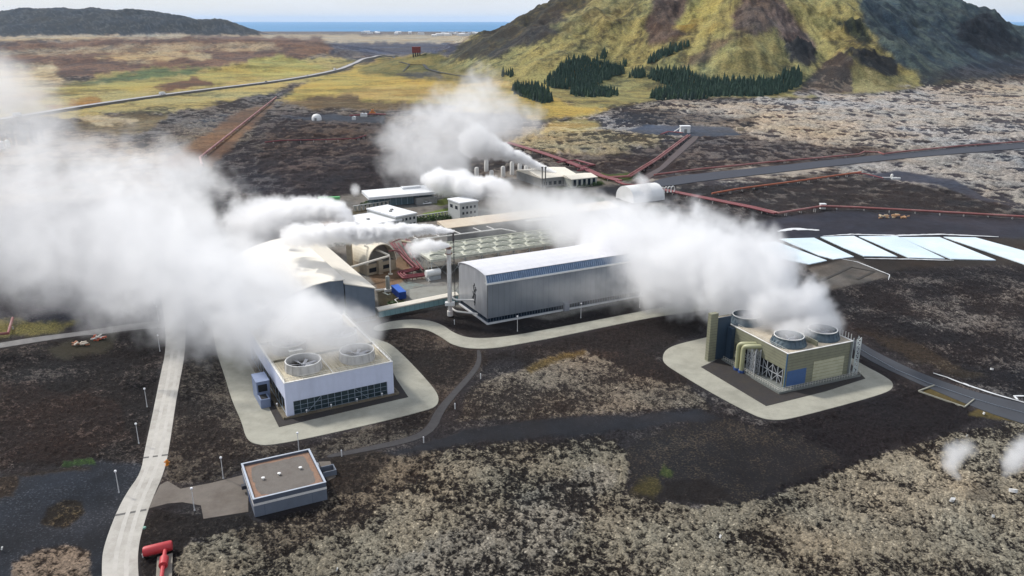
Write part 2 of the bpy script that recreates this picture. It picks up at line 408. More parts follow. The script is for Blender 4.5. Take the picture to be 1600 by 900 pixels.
paint([(840, 212), (860, 186), (905, 184), (940, 190), (930, 200), (880, 206)], (160, 140, 88), (205, 188, 142), 0.5, 0.4, 4, 7)
paint([(1100, 300), (1300, 268), (1500, 300), (1600, 330), (1600, 345), (1280, 326), (1210, 330)], (54, 48, 48), (112, 104, 98), 0.32, 1.0, 5, 10)
paint([(1190, 345), (1290, 330), (1900, 352), (1900, 375), (1420, 372), (1200, 378), (1150, 360)], (58, 56, 64), (76, 74, 80), 0.3, 0.05, 5, 5)
paint([(330, 250), (450, 176), (600, 184), (640, 220), (560, 310), (400, 312), (340, 280)], (52, 47, 52), (98, 92, 92), 0.40, 1.2, 5, 8)
paint([(420, 205), (560, 190), (640, 200), (700, 330), (500, 310), (400, 270)], (50, 43, 46), (94, 82, 78), 0.36, 1.2, 5, 10)
paint([(230, 212), (330, 178), (440, 160), (410, 178), (300, 240), (235, 240)], (78, 74, 76), (128, 120, 112), 0.45, 1.1, 5, 8)
paint([(290, 268), (240, 262), (380, 172), (428, 158), (428, 164), (330, 262)], (96, 74, 60), (130, 104, 82), 0.5, 0.1, 4, 4)
paint([(-300, 420), (-300, 205), (150, 208), (260, 240), (250, 300), (100, 330)], (104, 92, 84), (160, 146, 130), 0.5, 0.6, 8, 12)
paint([(-300, 560), (-300, 330), (100, 320), (240, 300), (260, 500), (100, 520)], (58, 56, 64), (98, 92, 96), 0.4, 0.8, 8, 12)
paint([(-100, 540), (-100, 505), (40, 500), (120, 500), (100, 520)], (92, 88, 48), (140, 128, 76), 0.5, 0.5, 5, 8)
# near fields
paint([(-300, 735), (-300, 545), (140, 524), (252, 508), (248, 640), (225, 724), (100, 728)], (41, 37, 37), (108, 98, 92), 0.32, 1.3, 5, 8)
paint([(-300, 735), (-300, 590), (60, 600), (180, 620), (200, 680), (120, 725)], (50, 40, 37), (108, 92, 84), 0.34, 1.3, 6, 14, amt=.8)
paint([(60, 545), (180, 520), (180, 545), (100, 560)], (60, 58, 48), (90, 84, 66), 0.3, 0.4, 4, 6)
paint([(-300, 1000), (-300, 742), (60, 738), (120, 722), (235, 725), (160, 1000)], (44, 48, 56), (92, 96, 104), 0.38, 0.12, 4, 6)
paint([(-300, 745), (0, 742), (110, 726), (140, 732), (30, 745), (20, 775), (-300, 790)], (56, 48, 42), (112, 98, 84), 0.4, 0.9, 4, 5)
paint([(62, 820), (75, 795), (100, 780), (128, 782), (130, 800), (105, 825)], (44, 38, 32), (118, 104, 78), 0.4, 0.9, 3, 3)
paint([(10, 1000), (20, 880), (60, 858), (110, 852), (140, 862), (150, 1000)], (52, 44, 38), (150, 134, 118), 0.55, 0.9, 4, 4)
paint([(96, 728), (100, 718), (145, 716), (148, 724)], (42, 64, 30), (62, 88, 40), 0.5, 0.5, 1.5, 3, fine=3)
paint([(262, 752), (250, 700), (285, 560), (345, 556), (395, 694), (470, 700), (660, 640), (700, 640), (760, 548), (720, 524), (580, 510), (600, 520), (700, 640), (640, 690), (500, 715), (430, 712), (380, 736), (330, 755)], (46, 40, 38), (108, 100, 90), 0.42, 1.2, 3, 4)
paint([(580, 524), (640, 510), (690, 518), (740, 545), (768, 560), (690, 640), (640, 560)], (50, 42, 38), (102, 90, 80), 0.42, 1.1, 4, 5)
paint([(580, 470), (1040, 440), (1060, 470), (850, 525), (760, 535), (715, 520), (690, 500), (640, 495), (590, 500)], (42, 37, 36), (80, 74, 70), 0.3, 0.7, 4, 4)
paint([(770, 555), (1040, 490), (1110, 500), (1050, 540), (1030, 560), (900, 545), (830, 570)], (42, 36, 35), (84, 76, 72), 0.3, 1.2, 5, 8)
paint([(715, 655), (735, 605), (800, 580), (890, 548), (980, 555), (1060, 590), (1115, 640), (960, 646), (820, 656)], (58, 50, 46), (150, 138, 122), 0.46, 1.2, 4, 6)
paint([(820, 575), (850, 560), (912, 545), (916, 552), (860, 568), (830, 582)], (84, 70, 44), (126, 106, 66), 0.4, 0.8, 3, 4)
paint([(925, 550), (1000, 545), (1060, 580), (1080, 600), (1000, 590)], (46, 38, 35), (80, 66, 58), 0.3, 1.0, 4, 8)
paint([(260, 1000), (275, 870), (300, 848), (350, 828), (500, 798), (520, 768), (620, 716), (720, 695), (960, 682), (990, 720), (975, 770), (1070, 792), (1200, 776), (1270, 742), (1400, 700), (1500, 672), (1620, 655), (1900, 660), (1900, 1000)], (42, 36, 33), (166, 156, 136), 0.51, 1.4, 5, 12)
paint([(340, 830), (500, 795), (530, 760), (600, 715), (700, 700), (640, 760), (560, 820), (420, 870)], (50, 42, 38), (140, 126, 108), 0.42, 1.4, 6, 10, amt=.8)
paint([(560, 900), (760, 800), (900, 730), (960, 740), (880, 860), (800, 1000)], (44, 41, 40), (172, 165, 152), 0.50, 1.5, 8, 16, amt=.7)
paint([(1240, 812), (1450, 700), (1600, 720), (1600, 790), (1400, 830), (1260, 840)], (44, 40, 37), (176, 166, 146), 0.54, 1.4, 8, 16, amt=.6)
paint([(215, 840), (240, 795), (320, 808), (385, 800), (395, 822), (300, 842), (275, 870), (265, 900), (222, 900)], (40, 34, 32), (92, 84, 76), 0.26, 0.9, 3, 4)
paint([(500, 720), (560, 700), (620, 712), (560, 770), (515, 770)], (48, 42, 38), (92, 82, 72), 0.35, 1.1, 4, 5)
paint([(1120, 645), (1190, 665), (1380, 615), (1440, 600), (1540, 650), (1500, 672), (1400, 700), (1270, 745), (1180, 780), (1130, 700)], (36, 31, 33), (74, 66, 64), 0.22, 1.2, 5, 8)
paint([(980, 690), (1110, 648), (1200, 668), (1330, 712), (1250, 745), (1180, 782), (1060, 786), (985, 768)], (40, 37, 38), (92, 80, 66), 0.40, 0.3, 5, 12)
paint([(988, 768), (1000, 752), (1025, 747), (1036, 762), (1020, 775)], (84, 74, 34), (122, 108, 58), 0.4, 0.5, 7, 8, amt=.6)
paint([(1030, 780), (1040, 750), (1100, 748), (1150, 775), (1100, 790)], (40, 34, 32), (60, 52, 46), 0.3, 0.6, 4, 5)
paint([(1030, 744), (1037, 730), (1052, 738), (1048, 746)], (58, 74, 30), (84, 98, 48), 0.5, 0.4, 3, 4, fine=4, amt=.7)
paint([(1290, 452), (1400, 425), (1900, 405), (1900, 630), (1620, 632), (1500, 592), (1370, 540), (1320, 500)], (41, 37, 39), (120, 113, 108), 0.36, 1.3, 5, 8)
paint([(1400, 470), (1600, 455), (1600, 500), (1450, 520)], (52, 46, 46), (150, 142, 134), 0.42, 1.3, 8, 14, amt=.7)
paint([(1340, 515), (1420, 530), (1540, 590), (1500, 590), (1400, 550)], (66, 56, 44), (94, 80, 60), 0.4, 1.0, 5, 8, amt=.7)
paint([(1270, 420), (1190, 395), (1200, 372), (1640, 372), (1640, 412), (1420, 418), (1300, 446)], (54, 48, 44), (80, 72, 62), 0.35, 0.2, 3, 2)
# yards of the plant
paint([(395, 400), (420, 345), (480, 320), (560, 300), (690, 284), (830, 262), (940, 272), (1010, 290), (1060, 340), (1060, 450), (860, 500), (700, 478), (590, 496), (560, 440)], (114, 110, 104), (146, 141, 134), 0.5, 0.03, 3, 2, fine=1)
paint([(560, 408), (640, 400), (640, 430), (612, 452), (590, 452)], (112, 88, 68), (136, 112, 88), 0.5, 0.1, 3, 3)
paint([(588, 455), (612, 452), (640, 478), (592, 482)], (48, 42, 32), (74, 70, 44), 0.4, 0.5, 2, 2, fine=1)
paint([(660, 334), (712, 322), (712, 330), (668, 341)], (92, 112, 40), (118, 136, 52), 0.5, 0.0, 1, 0.5, fine=.5)
paint([(670, 318), (700, 308), (720, 312), (690, 322)], (92, 100, 44), (110, 118, 56), 0.5, 0.0, 1, 0.5, fine=.5)
paint([(545, 330), (600, 316), (600, 322), (552, 336)], (70, 64, 48), (96, 88, 62), 0.5, 0.3, 2, 1)
paint([(540, 352), (600, 345), (660, 350), (560, 366)], (120, 108, 92), (130, 120, 104), 0.5, 0.0, 3, 2)
paint([(860, 292), (940, 282), (945, 288), (880, 298)], (48, 62, 24), (66, 82, 34), 0.5, 0.2, 1.5, 1, fine=1)
paint([(925, 272), (1000, 270), (985, 282), (945, 282)], (62, 78, 30), (84, 98, 44), 0.5, 0.2, 2, 2, fine=1)
paint([(930, 300), (945, 290), (1010, 288), (1060, 300), (1050, 318), (970, 312)], (44, 42, 46), (60, 58, 60), 0.4, 0.3, 2, 2)
paint([(490, 190), (440, 184), (520, 178), (600, 182), (600, 192)], (54, 60, 72), (70, 76, 88), 0.4, 0.05, 2, 2)
paint([(975, 205), (1010, 196), (1140, 198), (1158, 212), (1080, 213), (990, 208)], (72, 78, 90), (92, 96, 106), 0.4, 0.0, 1.5, 1, fine=.8)
paint([(1350, 276), (1400, 266), (1490, 280), (1545, 310), (1590, 322), (1530, 312), (1470, 290), (1400, 282)], (66, 66, 76), (84, 84, 92), 0.4, 0.0, 2, 2, fine=1)
paint([(1262, 420), (1330, 402), (1392, 432), (1300, 452), (1280, 440)], (104, 98, 92), (124, 118, 110), 0.4, 0.0, 2, 1, fine=1)
paint([(1438, 612), (1462, 604), (1516, 628), (1506, 636)], (92, 82, 50), (124, 110, 70), 0.4, 0.2, 1, 1, fine=1)
paint([(1512, 648), (1535, 634), (1600, 650), (1600, 660)], (92, 80, 48), (120, 104, 66), 0.4, 0.2, 2, 2, fine=1)

# distance to roads and yards flattens the lava beside them (FLAT is filled by the road tables)
ROADS = []      # (edge polygon in photo coordinates)
road_main = [(165, 1060), (160, 930), (159, 880), (162, 855), (180, 805), (198, 770), (220, 740), (226, 705), (238, 650), (250, 590), (260, 545), (257, 500), (250, 455), (262, 400), (270, 350), (272, 330),
             (284, 330), (288, 350), (290, 400), (286, 455), (290, 500), (290, 550), (276, 620), (266, 690), (258, 735), (236, 785), (226, 815), (217, 850), (215, 880), (219, 930), (235, 1060)]
pad_left = [(338, 550), (352, 590), (362, 625), (378, 660), (384, 684), (396, 694), (425, 697), (560, 668), (665, 642), (684, 634), (686, 618), (668, 595), (640, 565), (612, 538), (594, 532), (560, 520), (540, 480), (420, 490), (330, 500)]
bed_left = [(398, 575), (402, 600), (436, 668), (638, 621), (620, 594), (600, 555), (480, 540)]
road_curve = [(580, 512), (605, 503), (640, 499), (668, 500), (692, 508), (708, 520), (730, 528), (760, 529), (800, 525), (860, 514), (940, 499), (1020, 483), (1070, 474), (1110, 470), (1140, 478), (1080, 488), (1030, 494), (950, 510), (870, 527), (810, 538), (770, 545), (730, 545), (705, 538), (690, 527), (668, 515), (640, 512), (612, 514), (590, 518)]
pad_right = [(1035, 556), (1042, 545), (1062, 537), (1107, 527), (1180, 505), (1310, 545), (1340, 566), (1390, 592), (1397, 603), (1388, 613), (1330, 630), (1235, 655), (1210, 657), (1190, 654), (1160, 640), (1110, 613), (1060, 583), (1037, 568)]
bed_right = [(1095, 574), (1113, 566), (1200, 520), (1330, 570), (1352, 592), (1290, 612), (1197, 635)]
drive = [(232, 795), (236, 785), (250, 758), (262, 752), (282, 764), (330, 755), (382, 742), (388, 745), (388, 800), (318, 811), (314, 790), (285, 785), (262, 787)]
patio = [(498, 722), (516, 721), (525, 745), (512, 752)]
road_west = [(-400, 606), (-80, 548), (0, 536), (60, 526), (130, 518), (190, 508), (250, 501), (262, 500), (262, 512), (215, 514), (150, 524), (135, 523), (60, 534), (0, 544), (-80, 556), (-400, 618)]
road_east = [(1318, 532), (1336, 530), (1372, 552), (1430, 580), (1500, 606), (1560, 622), (1640, 640), (1900, 708), (1900, 745), (1640, 672), (1590, 660), (1530, 640), (1450, 606), (1380, 575), (1340, 553)]
road_track = [(745, 545), (752, 550), (752, 570), (738, 590), (715, 615), (692, 645), (682, 672), (650, 690), (560, 708), (512, 716), (510, 711), (560, 701), (640, 684), (668, 668), (680, 640), (712, 606), (738, 578), (746, 562)]
dark_track = [(600, 708), (660, 692), (720, 672), (800, 660), (900, 652), (1000, 648), (1090, 640), (1130, 655), (1060, 660), (1000, 668), (900, 680), (830, 684), (740, 690), (660, 705), (620, 712)]
road_blue = [(1012, 291), (1030, 279), (1100, 271), (1200, 261), (1300, 250), (1400, 240), (1500, 231), (1640, 221), (1900, 200), (1900, 207), (1640, 229), (1500, 240), (1400, 249), (1300, 260), (1200, 272), (1100, 283), (1040, 292)]
road_pipe = [(986, 286), (1030, 262), (1076, 218), (1084, 213), (1092, 213), (1088, 219), (1040, 262), (1006, 286)]
paint(dark_track, (44, 44, 48), (78, 74, 74), 0.34, 0.12, 3, 5, fine=2.5)
FLAT = np.full(U.shape, 50.0, np.float32)
for pl in (road_main, pad_left, road_curve, pad_right, drive, patio, road_west, road_east, road_track, road_blue, road_pipe, bed_left, bed_right):
    xs = [p[0] for p in pl]; ys = [p[1] for p in pl]
    m = (U > min(xs) - 20) & (U < max(xs) + 20) & (W > min(ys) - 20) & (W < max(ys) + 20)
    FLAT[m] = np.minimum(FLAT[m], -sd_poly(pl, U[m], W[m]))
BLD = [[(392, 585), (445, 665), (622, 622), (560, 500), (400, 520)], [(1100, 570), (1196, 628), (1340, 590), (1330, 520), (1110, 480)],
       [(376, 762), (397, 812), (516, 785), (490, 700)], [(690, 460), (762, 514), (1012, 470), (1000, 380), (700, 400)], [(390, 420), (590, 505), (600, 470), (500, 360)]]
for pl in BLD:
    xs = [p[0] for p in pl]; ys = [p[1] for p in pl]
    m = (U > min(xs) - 20) & (U < max(xs) + 20) & (W > min(ys) - 20) & (W < max(ys) + 20)
    FLAT[m] = np.minimum(FLAT[m], -sd_poly(pl, U[m], W[m]))
RGH = ROUGH * sstep(0.0, 7.0, FLAT)
# lava relief: hummocks, blocks and cracks
dd = np.hypot(GX, GY)
big = fbm(GX / 14, GY / 14, 4, 401) - 0.5
lump = 1 - np.abs(2 * fbm(GX / 1.4, GY / 1.4, 3, 411) - 1)
cell = vn(GX / 0.85, GY / 0.85, 421) * .6 + vn(GX / 0.42 + 3, GY / 0.42, 422) * .4
det = big * 1.9 + (lump - 0.75) * 0.7 + (cell - 0.5) * 0.8
farfac = sstep(900, 200, dd)
mid = (fbm(GX / 30, GY / 30, 4, 431) - 0.5) * 3.5 * sstep(250, 900, dd) * sstep(60, 20, GZ0)
GZ = GZ0 + RGH * (det * (0.30 + 0.38 * farfac) + mid) - 0.22 * (1 - sstep(-2, 3, FLAT)) * 0 - 0.10 * RGH
GZ = np.where(FLAT < 0.0, np.minimum(GZ, GZ0 - 0.05), GZ)
# rocks on the mountain
rk = sstep(0.7, 1.0, ROUGH) * sstep(20, 60, GZ0)
GZ += rk * (ridged(GX / 24, GY / 24, 5, 441) - 0.55) * 26
# moss sits on the tops: shift its threshold by the local height
CAP = (np.clip((det - big * 1.2) * 0.5, -0.32, 0.32) * np.clip(RGH, 0, 1)).astype(np.float32)
far_ = sstep(220, 700, dd)
mtn = sstep(8, 30, GZ0) * (GX > -330) * (GY < 3000)
pth = np.arctan2(GX - 430, GY - 1690); prr = np.hypot(GX - 430, GY - 1690)
streak = fbm(pth * 42, prr / 130, 5, 761, .6) - .5
lavr = ridged(GX / 7.5, GY / 9, 4, 771) - .62
fnz = fbm(GX / 42, GY / 42, 6, 701, .68) - 0.5
fn2 = ridged(GX / 95, GY / 95, 5, 711) - 0.62
GZ += lavr * 4.2 * np.clip(RGH, 0, 1.2) * far_ * (1 - mtn) * sstep(1600, 900, dd)
MOSS2 = np.clip(MOSS + CAP * (1 - far_) + far_ * ((fnz * .8 + fn2 * .3) * (1 - .5 * mtn) + lavr * 1.5 * (1 - mtn) * np.clip(RGH, 0, 1) + mtn * (streak * .9 + (fbm(GX / 7, GY / 9, 3, 721, .7) - .5) * .5)) + (fbm(GX / 9, GY / 9, 3, 451) - 0.5) * 0.35 * np.clip(ROUGH, 0, 1) + (fbm(GX / 60, GY / 60, 3, 461) - 0.5) * 0.3 * sstep(200, 700, dd), 0, 1)
# hue wander
hue = (fbm(GX / 18, GY / 18, 4, 471) - 0.5) * 2
for k, s in enumerate((0.20, -0.02, -0.20)):
    cA[..., k] *= (1 + s * hue); cB[..., k] *= (1 + 0.5 * s * hue)
hue2 = (fbm(GX / 130, GY / 130, 5, 491, .6) - 0.5) * 2 * far_
cA[..., 0] *= 1 + .35 * hue2; cA[..., 2] *= 1 - .35 * hue2; cB[..., 0] *= 1 + .18 * hue2; cB[..., 2] *= 1 - .3 * hue2
shade = 1 + (fbm(GX / 45, GY / 45, 5, 481, .65) - 0.5) * 0.75
spk = 1 + far_ * sstep(6, 30, GZ0) * ((fbm(GX / 9, GY / 11, 4, 731, .75) - .5) * .7 + streak * .45)
shade = shade * spk
mott = (fbm(GX / 7, GY / 7, 5, 751, .7) - .5) * (1 - sstep(.1, .5, ROUGH)) * (1 - far_)
cA *= (1 + 1.5 * mott)[..., None]; cB *= (1 + 1.5 * mott)[..., None]
cA *= shade[..., None]; cB *= (0.4 + 0.6 * shade)[..., None]

nr, nc = GX.shape
me = bpy.data.meshes.new('ground')
me.vertices.add(nr * nc)
co = np.stack([GX, GY, GZ], -1).astype(np.float32).reshape(-1)
me.vertices.foreach_set('co', co)
idx = np.arange(nr * nc).reshape(nr, nc)
q = np.stack([idx[:-1, :-1], idx[:-1, 1:], idx[1:, 1:], idx[1:, :-1]], -1).reshape(-1, 4)[:, ::-1]
me.loops.add(q.size); me.polygons.add(len(q))
me.loops.foreach_set('vertex_index', q.reshape(-1).astype(np.int32))
me.polygons.foreach_set('loop_start', (np.arange(len(q)) * 4).astype(np.int32))
me.update()
me.polygons.foreach_set('use_smooth', np.ones(len(q), bool))
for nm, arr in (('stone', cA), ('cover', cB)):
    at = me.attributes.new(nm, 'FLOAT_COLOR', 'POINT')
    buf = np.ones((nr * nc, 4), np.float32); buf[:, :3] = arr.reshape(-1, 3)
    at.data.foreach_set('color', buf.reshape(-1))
at = me.attributes.new('moss', 'FLOAT', 'POINT'); at.data.foreach_set('value', MOSS2.astype(np.float32).reshape(-1))
at = me.attributes.new('far', 'FLOAT', 'POINT'); at.data.foreach_set('value', far_.astype(np.float32).reshape(-1))
at = me.attributes.new('rough', 'FLOAT', 'POINT'); at.data.foreach_set('value', RGH.astype(np.float32).reshape(-1))
ground = bpy.data.objects.new('ground', me); col.objects.link(ground); tag(ground, kind='structure')

gm = bpy.data.materials.new('lava_ground'); gm.use_nodes = True
t = gm.node_tree; P_ = t.nodes['Principled BSDF']; P_.inputs['Roughness'].default_value = 0.95
try: P_.inputs['Specular IOR Level'].default_value = 0.15
except Exception: pass
def nd(t, ty, **kw):
    n = t.nodes.new(ty)
    for k, v in kw.items(): setattr(n, k, v)
    return n
geo = nd(t, 'ShaderNodeNewGeometry')
def at_(n): return nd(t, 'ShaderNodeAttribute', attribute_name=n)
aS, aC, aM, aR = at_('stone'), at_('cover'), at_('moss'), at_('rough')
def noise(scale, detail, rough=0.6):
    n = nd(t, 'ShaderNodeTexNoise'); n.inputs['Scale'].default_value = scale; n.inputs['Detail'].default_value = detail
    n.inputs['Roughness'].default_value = rough; t.links.new(geo.outputs['Position'], n.inputs['Vector']); return n
nA = noise(2.0, 5, 0.7); nB = noise(0.11, 4, 0.6); nF = noise(0.08, 8, 0.76)
aF = at_('far')
vo = nd(t, 'ShaderNodeTexVoronoi'); vo.inputs['Scale'].default_value = 1.9; t.links.new(geo.outputs['Position'], vo.inputs['Vector'])
def math_(op, a, b, clamp=False):
    n = nd(t, 'ShaderNodeMath', operation=op, use_clamp=clamp)
    for i, x in enumerate((a, b)):
        if isinstance(x, (int, float)): n.inputs[i].default_value = x
        else: t.links.new(x, n.inputs[i])
    return n.outputs[0]
# mix = smoothstep of noise against the moss threshold
s1 = math_('ADD', math_('MULTIPLY', nA.outputs['Fac'], 0.95), math_('MULTIPLY', nB.outputs['Fac'], 0.25))
s1 = math_('ADD', s1, math_('MULTIPLY', vo.outputs['Distance'], -0.16))
s1 = math_('ADD', math_('MULTIPLY', s1, math_('SUBTRACT', 1.0, aF.outputs['Fac'])), math_('MULTIPLY', math_('ADD', math_('MULTIPLY', nF.outputs['Fac'], 1.25), -0.1), aF.outputs['Fac']))
thr = math_('ADD', s1, math_('SUBTRACT', aM.outputs['Fac'], 1.03))
fac = math_('MULTIPLY', thr, math_('SUBTRACT', 5.8, math_('MULTIPLY', math_('MULTIPLY', aF.outputs['Fac'], math_('SUBTRACT', 1.0, aR.outputs['Fac'], True)), 3.4))); fac = math_('ADD', fac, 0.5, True)
mxn = nd(t, 'ShaderNodeMix', data_type='RGBA')
t.links.new(fac, mxn.inputs[0]); t.links.new(aS.outputs['Color'], mxn.inputs[6]); t.links.new(aC.outputs['Color'], mxn.inputs[7])
nC = noise(3.1, 3, 0.6)
v2 = nd(t, 'ShaderNodeTexVoronoi'); v2.inputs['Scale'].default_value = 3.0; t.links.new(geo.outputs['Position'], v2.inputs['Vector'])
v3 = nd(t, 'ShaderNodeTexVoronoi'); v3.inputs['Scale'].default_value = 1.5; t.links.new(geo.outputs['Position'], v3.inputs['Vector'])
def red(n):
    q = nd(t, 'ShaderNodeSeparateColor'); t.links.new(n.outputs['Color'], q.inputs[0]); return q.outputs[0]
c2, c3 = red(v2), red(v3)
rk_ = math_('MULTIPLY', aR.outputs['Fac'], 1.0, True)
br = math_('ADD', math_('MULTIPLY', nC.outputs['Fac'], 1.1), 0.45)
br = math_('MULTIPLY', br, math_('ADD', 1.0, math_('MULTIPLY', rk_, math_('SUBTRACT', math_('ADD', math_('MULTIPLY', c2, .75), math_('MULTIPLY', c3, .40)), .60))))
nG = noise(0.33, 4, 0.7)
br = math_('MULTIPLY', br, math_('ADD', 1.0, math_('MULTIPLY', aF.outputs['Fac'], math_('MULTIPLY', math_('SUBTRACT', nG.outputs['Fac'], .5), 2.4))))
br = math_('ADD', br, math_('MULTIPLY', rk_, math_('MULTIPLY', math_('GREATER_THAN', c2, .985), .9)))
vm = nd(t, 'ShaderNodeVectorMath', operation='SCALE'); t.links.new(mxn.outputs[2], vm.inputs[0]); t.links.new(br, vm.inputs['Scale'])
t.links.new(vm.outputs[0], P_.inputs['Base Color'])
bp = nd(t, 'ShaderNodeBump'); bp.inputs['Distance'].default_value = 0.6
t.links.new(math_('MULTIPLY', aR.outputs['Fac'], 0.8, True), bp.inputs['Strength'])
t.links.new(math_('ADD', nA.outputs['Fac'], math_('MULTIPLY', vo.outputs['Distance'], -0.4)), bp.inputs['Height'])
t.links.new(bp.outputs[0], P_.inputs['Normal'])
me.materials.append(gm)

# sea
sb = MB(); sb.add([(-48000, 5600, -4), (48000, 5600, -4), (48000, 62000, -4), (-48000, 62000, -4)], [(0, 1, 2, 3)])
sea = sb.build('sea', mat('sea_water', (0.02, 0.17, 0.36), 0.6, 0, 0.12, 0.0006)); tag(sea, kind='structure')
# ------------------------------------------------------------------ roads, pads, ponds
def sheet(name, poly, z, material, thick=0.25, zb=None):
    mb = MB(); mb.prism([G(*p) for p in poly], z - thick if zb is None else zb, z)
    return tag(mb.build(name, material), kind='structure')
CONC = mat('concrete_road', srgb(188, 184, 176, .80), 0.9, 0, 0.10, 0.35, dirt=srgb(135, 130, 120, .7), dirt_amt=.6, dirt_scale=0.12)
CONC2 = mat('concrete_pad', srgb(172, 170, 156, .74), 0.9, 0, 0.09, 0.3, dirt=srgb(118, 116, 104, .7), dirt_amt=.6, dirt_scale=0.1)
CONC3 = mat('worn_drive', srgb(118, 110, 102, .7), 0.92, 0, 0.12, 0.5, dirt=srgb(95, 84, 74, .6), dirt_amt=.7, dirt_scale=0.15)
ASPH = mat('dark_asphalt', srgb(72, 76, 84, .65), 0.9, 0, 0.14, 0.4, dirt=srgb(52, 52, 56, .6), dirt_amt=.6, dirt_scale=0.2)
ASPH2 = mat('blue_grey_asphalt', srgb(62, 66, 78, .66), 0.9, 0, 0.12, 0.3)
GRAV = mat('dark_gravel', srgb(56, 52, 52, .62), 0.95, 0, 0.25, 1.4, bump=.4, dirt=srgb(74, 64, 48, .6), dirt_amt=.6, dirt_scale=0.3)
sheet('road', smooth(road_main), 0.10, CONC)
sheet('pavement', smooth(pad_left), 0.085, CONC2)
sheet('pavement', smooth(pad_right), 0.085, CONC2)
sheet('road', smooth(road_curve), 0.095, CONC2)
sheet('gravel_bed', bed_left, 0.16, GRAV, 0.1)
sheet('gravel_bed', bed_right, 0.16, GRAV, 0.1)
sheet('driveway', drive, 0.075, CONC3)
sheet('pavement', patio, 0.09, CONC3)
sheet('road', smooth(road_west), 0.07, mat('grey_lane', srgb(132, 130, 128, .7), 0.9, 0, .12, .4, dirt=srgb(92, 90, 92, .65), dirt_amt=.7))
sheet('road', smooth(road_east), 0.08, ASPH)
sheet('path', smooth(road_track), 0.06, mat('track', srgb(66, 64, 66, .64), 0.95, 0, 0.2, 0.7))
sheet('road', smooth(road_blue), 0.3, ASPH2)
sheet('road', road_pipe, 0.25, mat('pipe_lane', srgb(92, 80, 80, .65), 0.9, 0, .15, .2))
# worn strips across the main road and darker joints
mb = MB()
for a, b in (((180, 806), (229, 797)), ((224, 716), (263, 711))):
    p = V(*a); q = V(*b); n = (q - p).normalized().cross(Vector((0, 0, 1))) * 0.35
    mb.add([p - n + Vector((0, 0, .105)), q - n + Vector((0, 0, .105)), q + n + Vector((0, 0, .105)), p + n + Vector((0, 0, .105))], [(0, 1, 2, 3)])
tag(mb.build('road_marking', mat('road_patch', srgb(112, 110, 108, .6), .9)), kind='structure')
# paler wheel lines down the middle of the main road
cl_ = [(188, 905), (188, 872), (196, 838), (208, 796), (226, 757), (242, 722), (248, 690), (258, 640), (268, 596), (275, 545)]
for s_ in (-.9, .9):
    L_, R_ = [], []; P = [V(*p) for p in cl_]; Q = []
    for a, b in zip(P[:-1], P[1:]):
        n = max(2, int((b - a).length / 1.2)); Q += [a.lerp(b, i / n) for i in range(n)]
    for _ in range(20): Q = [Q[0]] + [(Q[i - 1] + Q[i] * 2 + Q[i + 1]) / 4 for i in range(1, len(Q) - 1)] + [Q[-1]]
    rr = random.Random(int(s_ * 10))
    for i, p in enumerate(Q):
        d = (Q[min(i + 1, len(Q) - 1)] - Q[max(i - 1, 0)]).normalized(); n = Vector((-d.y, d.x, 0)); w1, w2 = rr.uniform(.34, .44), rr.uniform(.34, .44)
        L_.append(p + n * (s_ + w1)); R_.append(p + n * (s_ - w2))
    mb = MB(); mb.add([(v.x, v.y, .107) for v in L_ + R_], [(i, i + 1, len(L_) + i + 1, len(L_) + i) for i in range(len(L_) - 1)])
    tag(mb.build('wheel_track', mat('wheel_pale', srgb(194, 190, 183, .80), .9, 0, .08, .5, dirt=srgb(170, 166, 158, .78), dirt_amt=.5, dirt_scale=.1)), kind='structure')
# yard inside the plant
sheet('yard', [(640, 452), (668, 448), (716, 446), (702, 472), (596, 490), (612, 470), (626, 474), (640, 470)], 0.07, mat('yard_concrete', srgb(150, 150, 142, .7), 0.9, 0, .08, .3, dirt=srgb(120, 112, 100, .6), dirt_amt=.5))
sheet('yard', [(592, 455), (612, 446), (640, 440), (664, 446), (640, 452), (608, 462)], 0.055, mat('yard_teal', srgb(128, 140, 136, .7), 0.9, 0, .12, .4, dirt=srgb(130, 104, 84, .6), dirt_amt=.8))
# silica ponds
POND = mat('silica_water', (0.58, 0.70, 0.77), 0.30, 0, 0.10, 0.05, dirt=(0.74, 0.80, 0.82), dirt_amt=.9, dirt_scale=0.05)
for pl in ([(1188, 381), (1212, 378), (1292, 408), (1264, 414), (1205, 402), (1186, 392)],
           [(1218, 374), (1272, 372.5), (1334, 402), (1302, 406), (1280, 400)],
           [(1282, 371), (1334, 369.5), (1402, 402), (1350, 401), (1318, 388)],
           [(1342, 370), (1402, 370), (1476, 405), (1420, 403.5)],
           [(1404, 371.5), (1468, 371.5), (1556, 407.5), (1486, 405.5)],
           [(1474, 371), (1524, 372), (1640, 404), (1780, 455), (1740, 462), (1590, 410)]):
    sheet('water', pl, 0.34, POND, 0.4)
SALT = mat('silica_crust', (0.66, 0.68, 0.70), 0.9, 0, 0.15, 0.5, dirt=(0.25, 0.24, 0.24), dirt_amt=.8, dirt_scale=0.5)
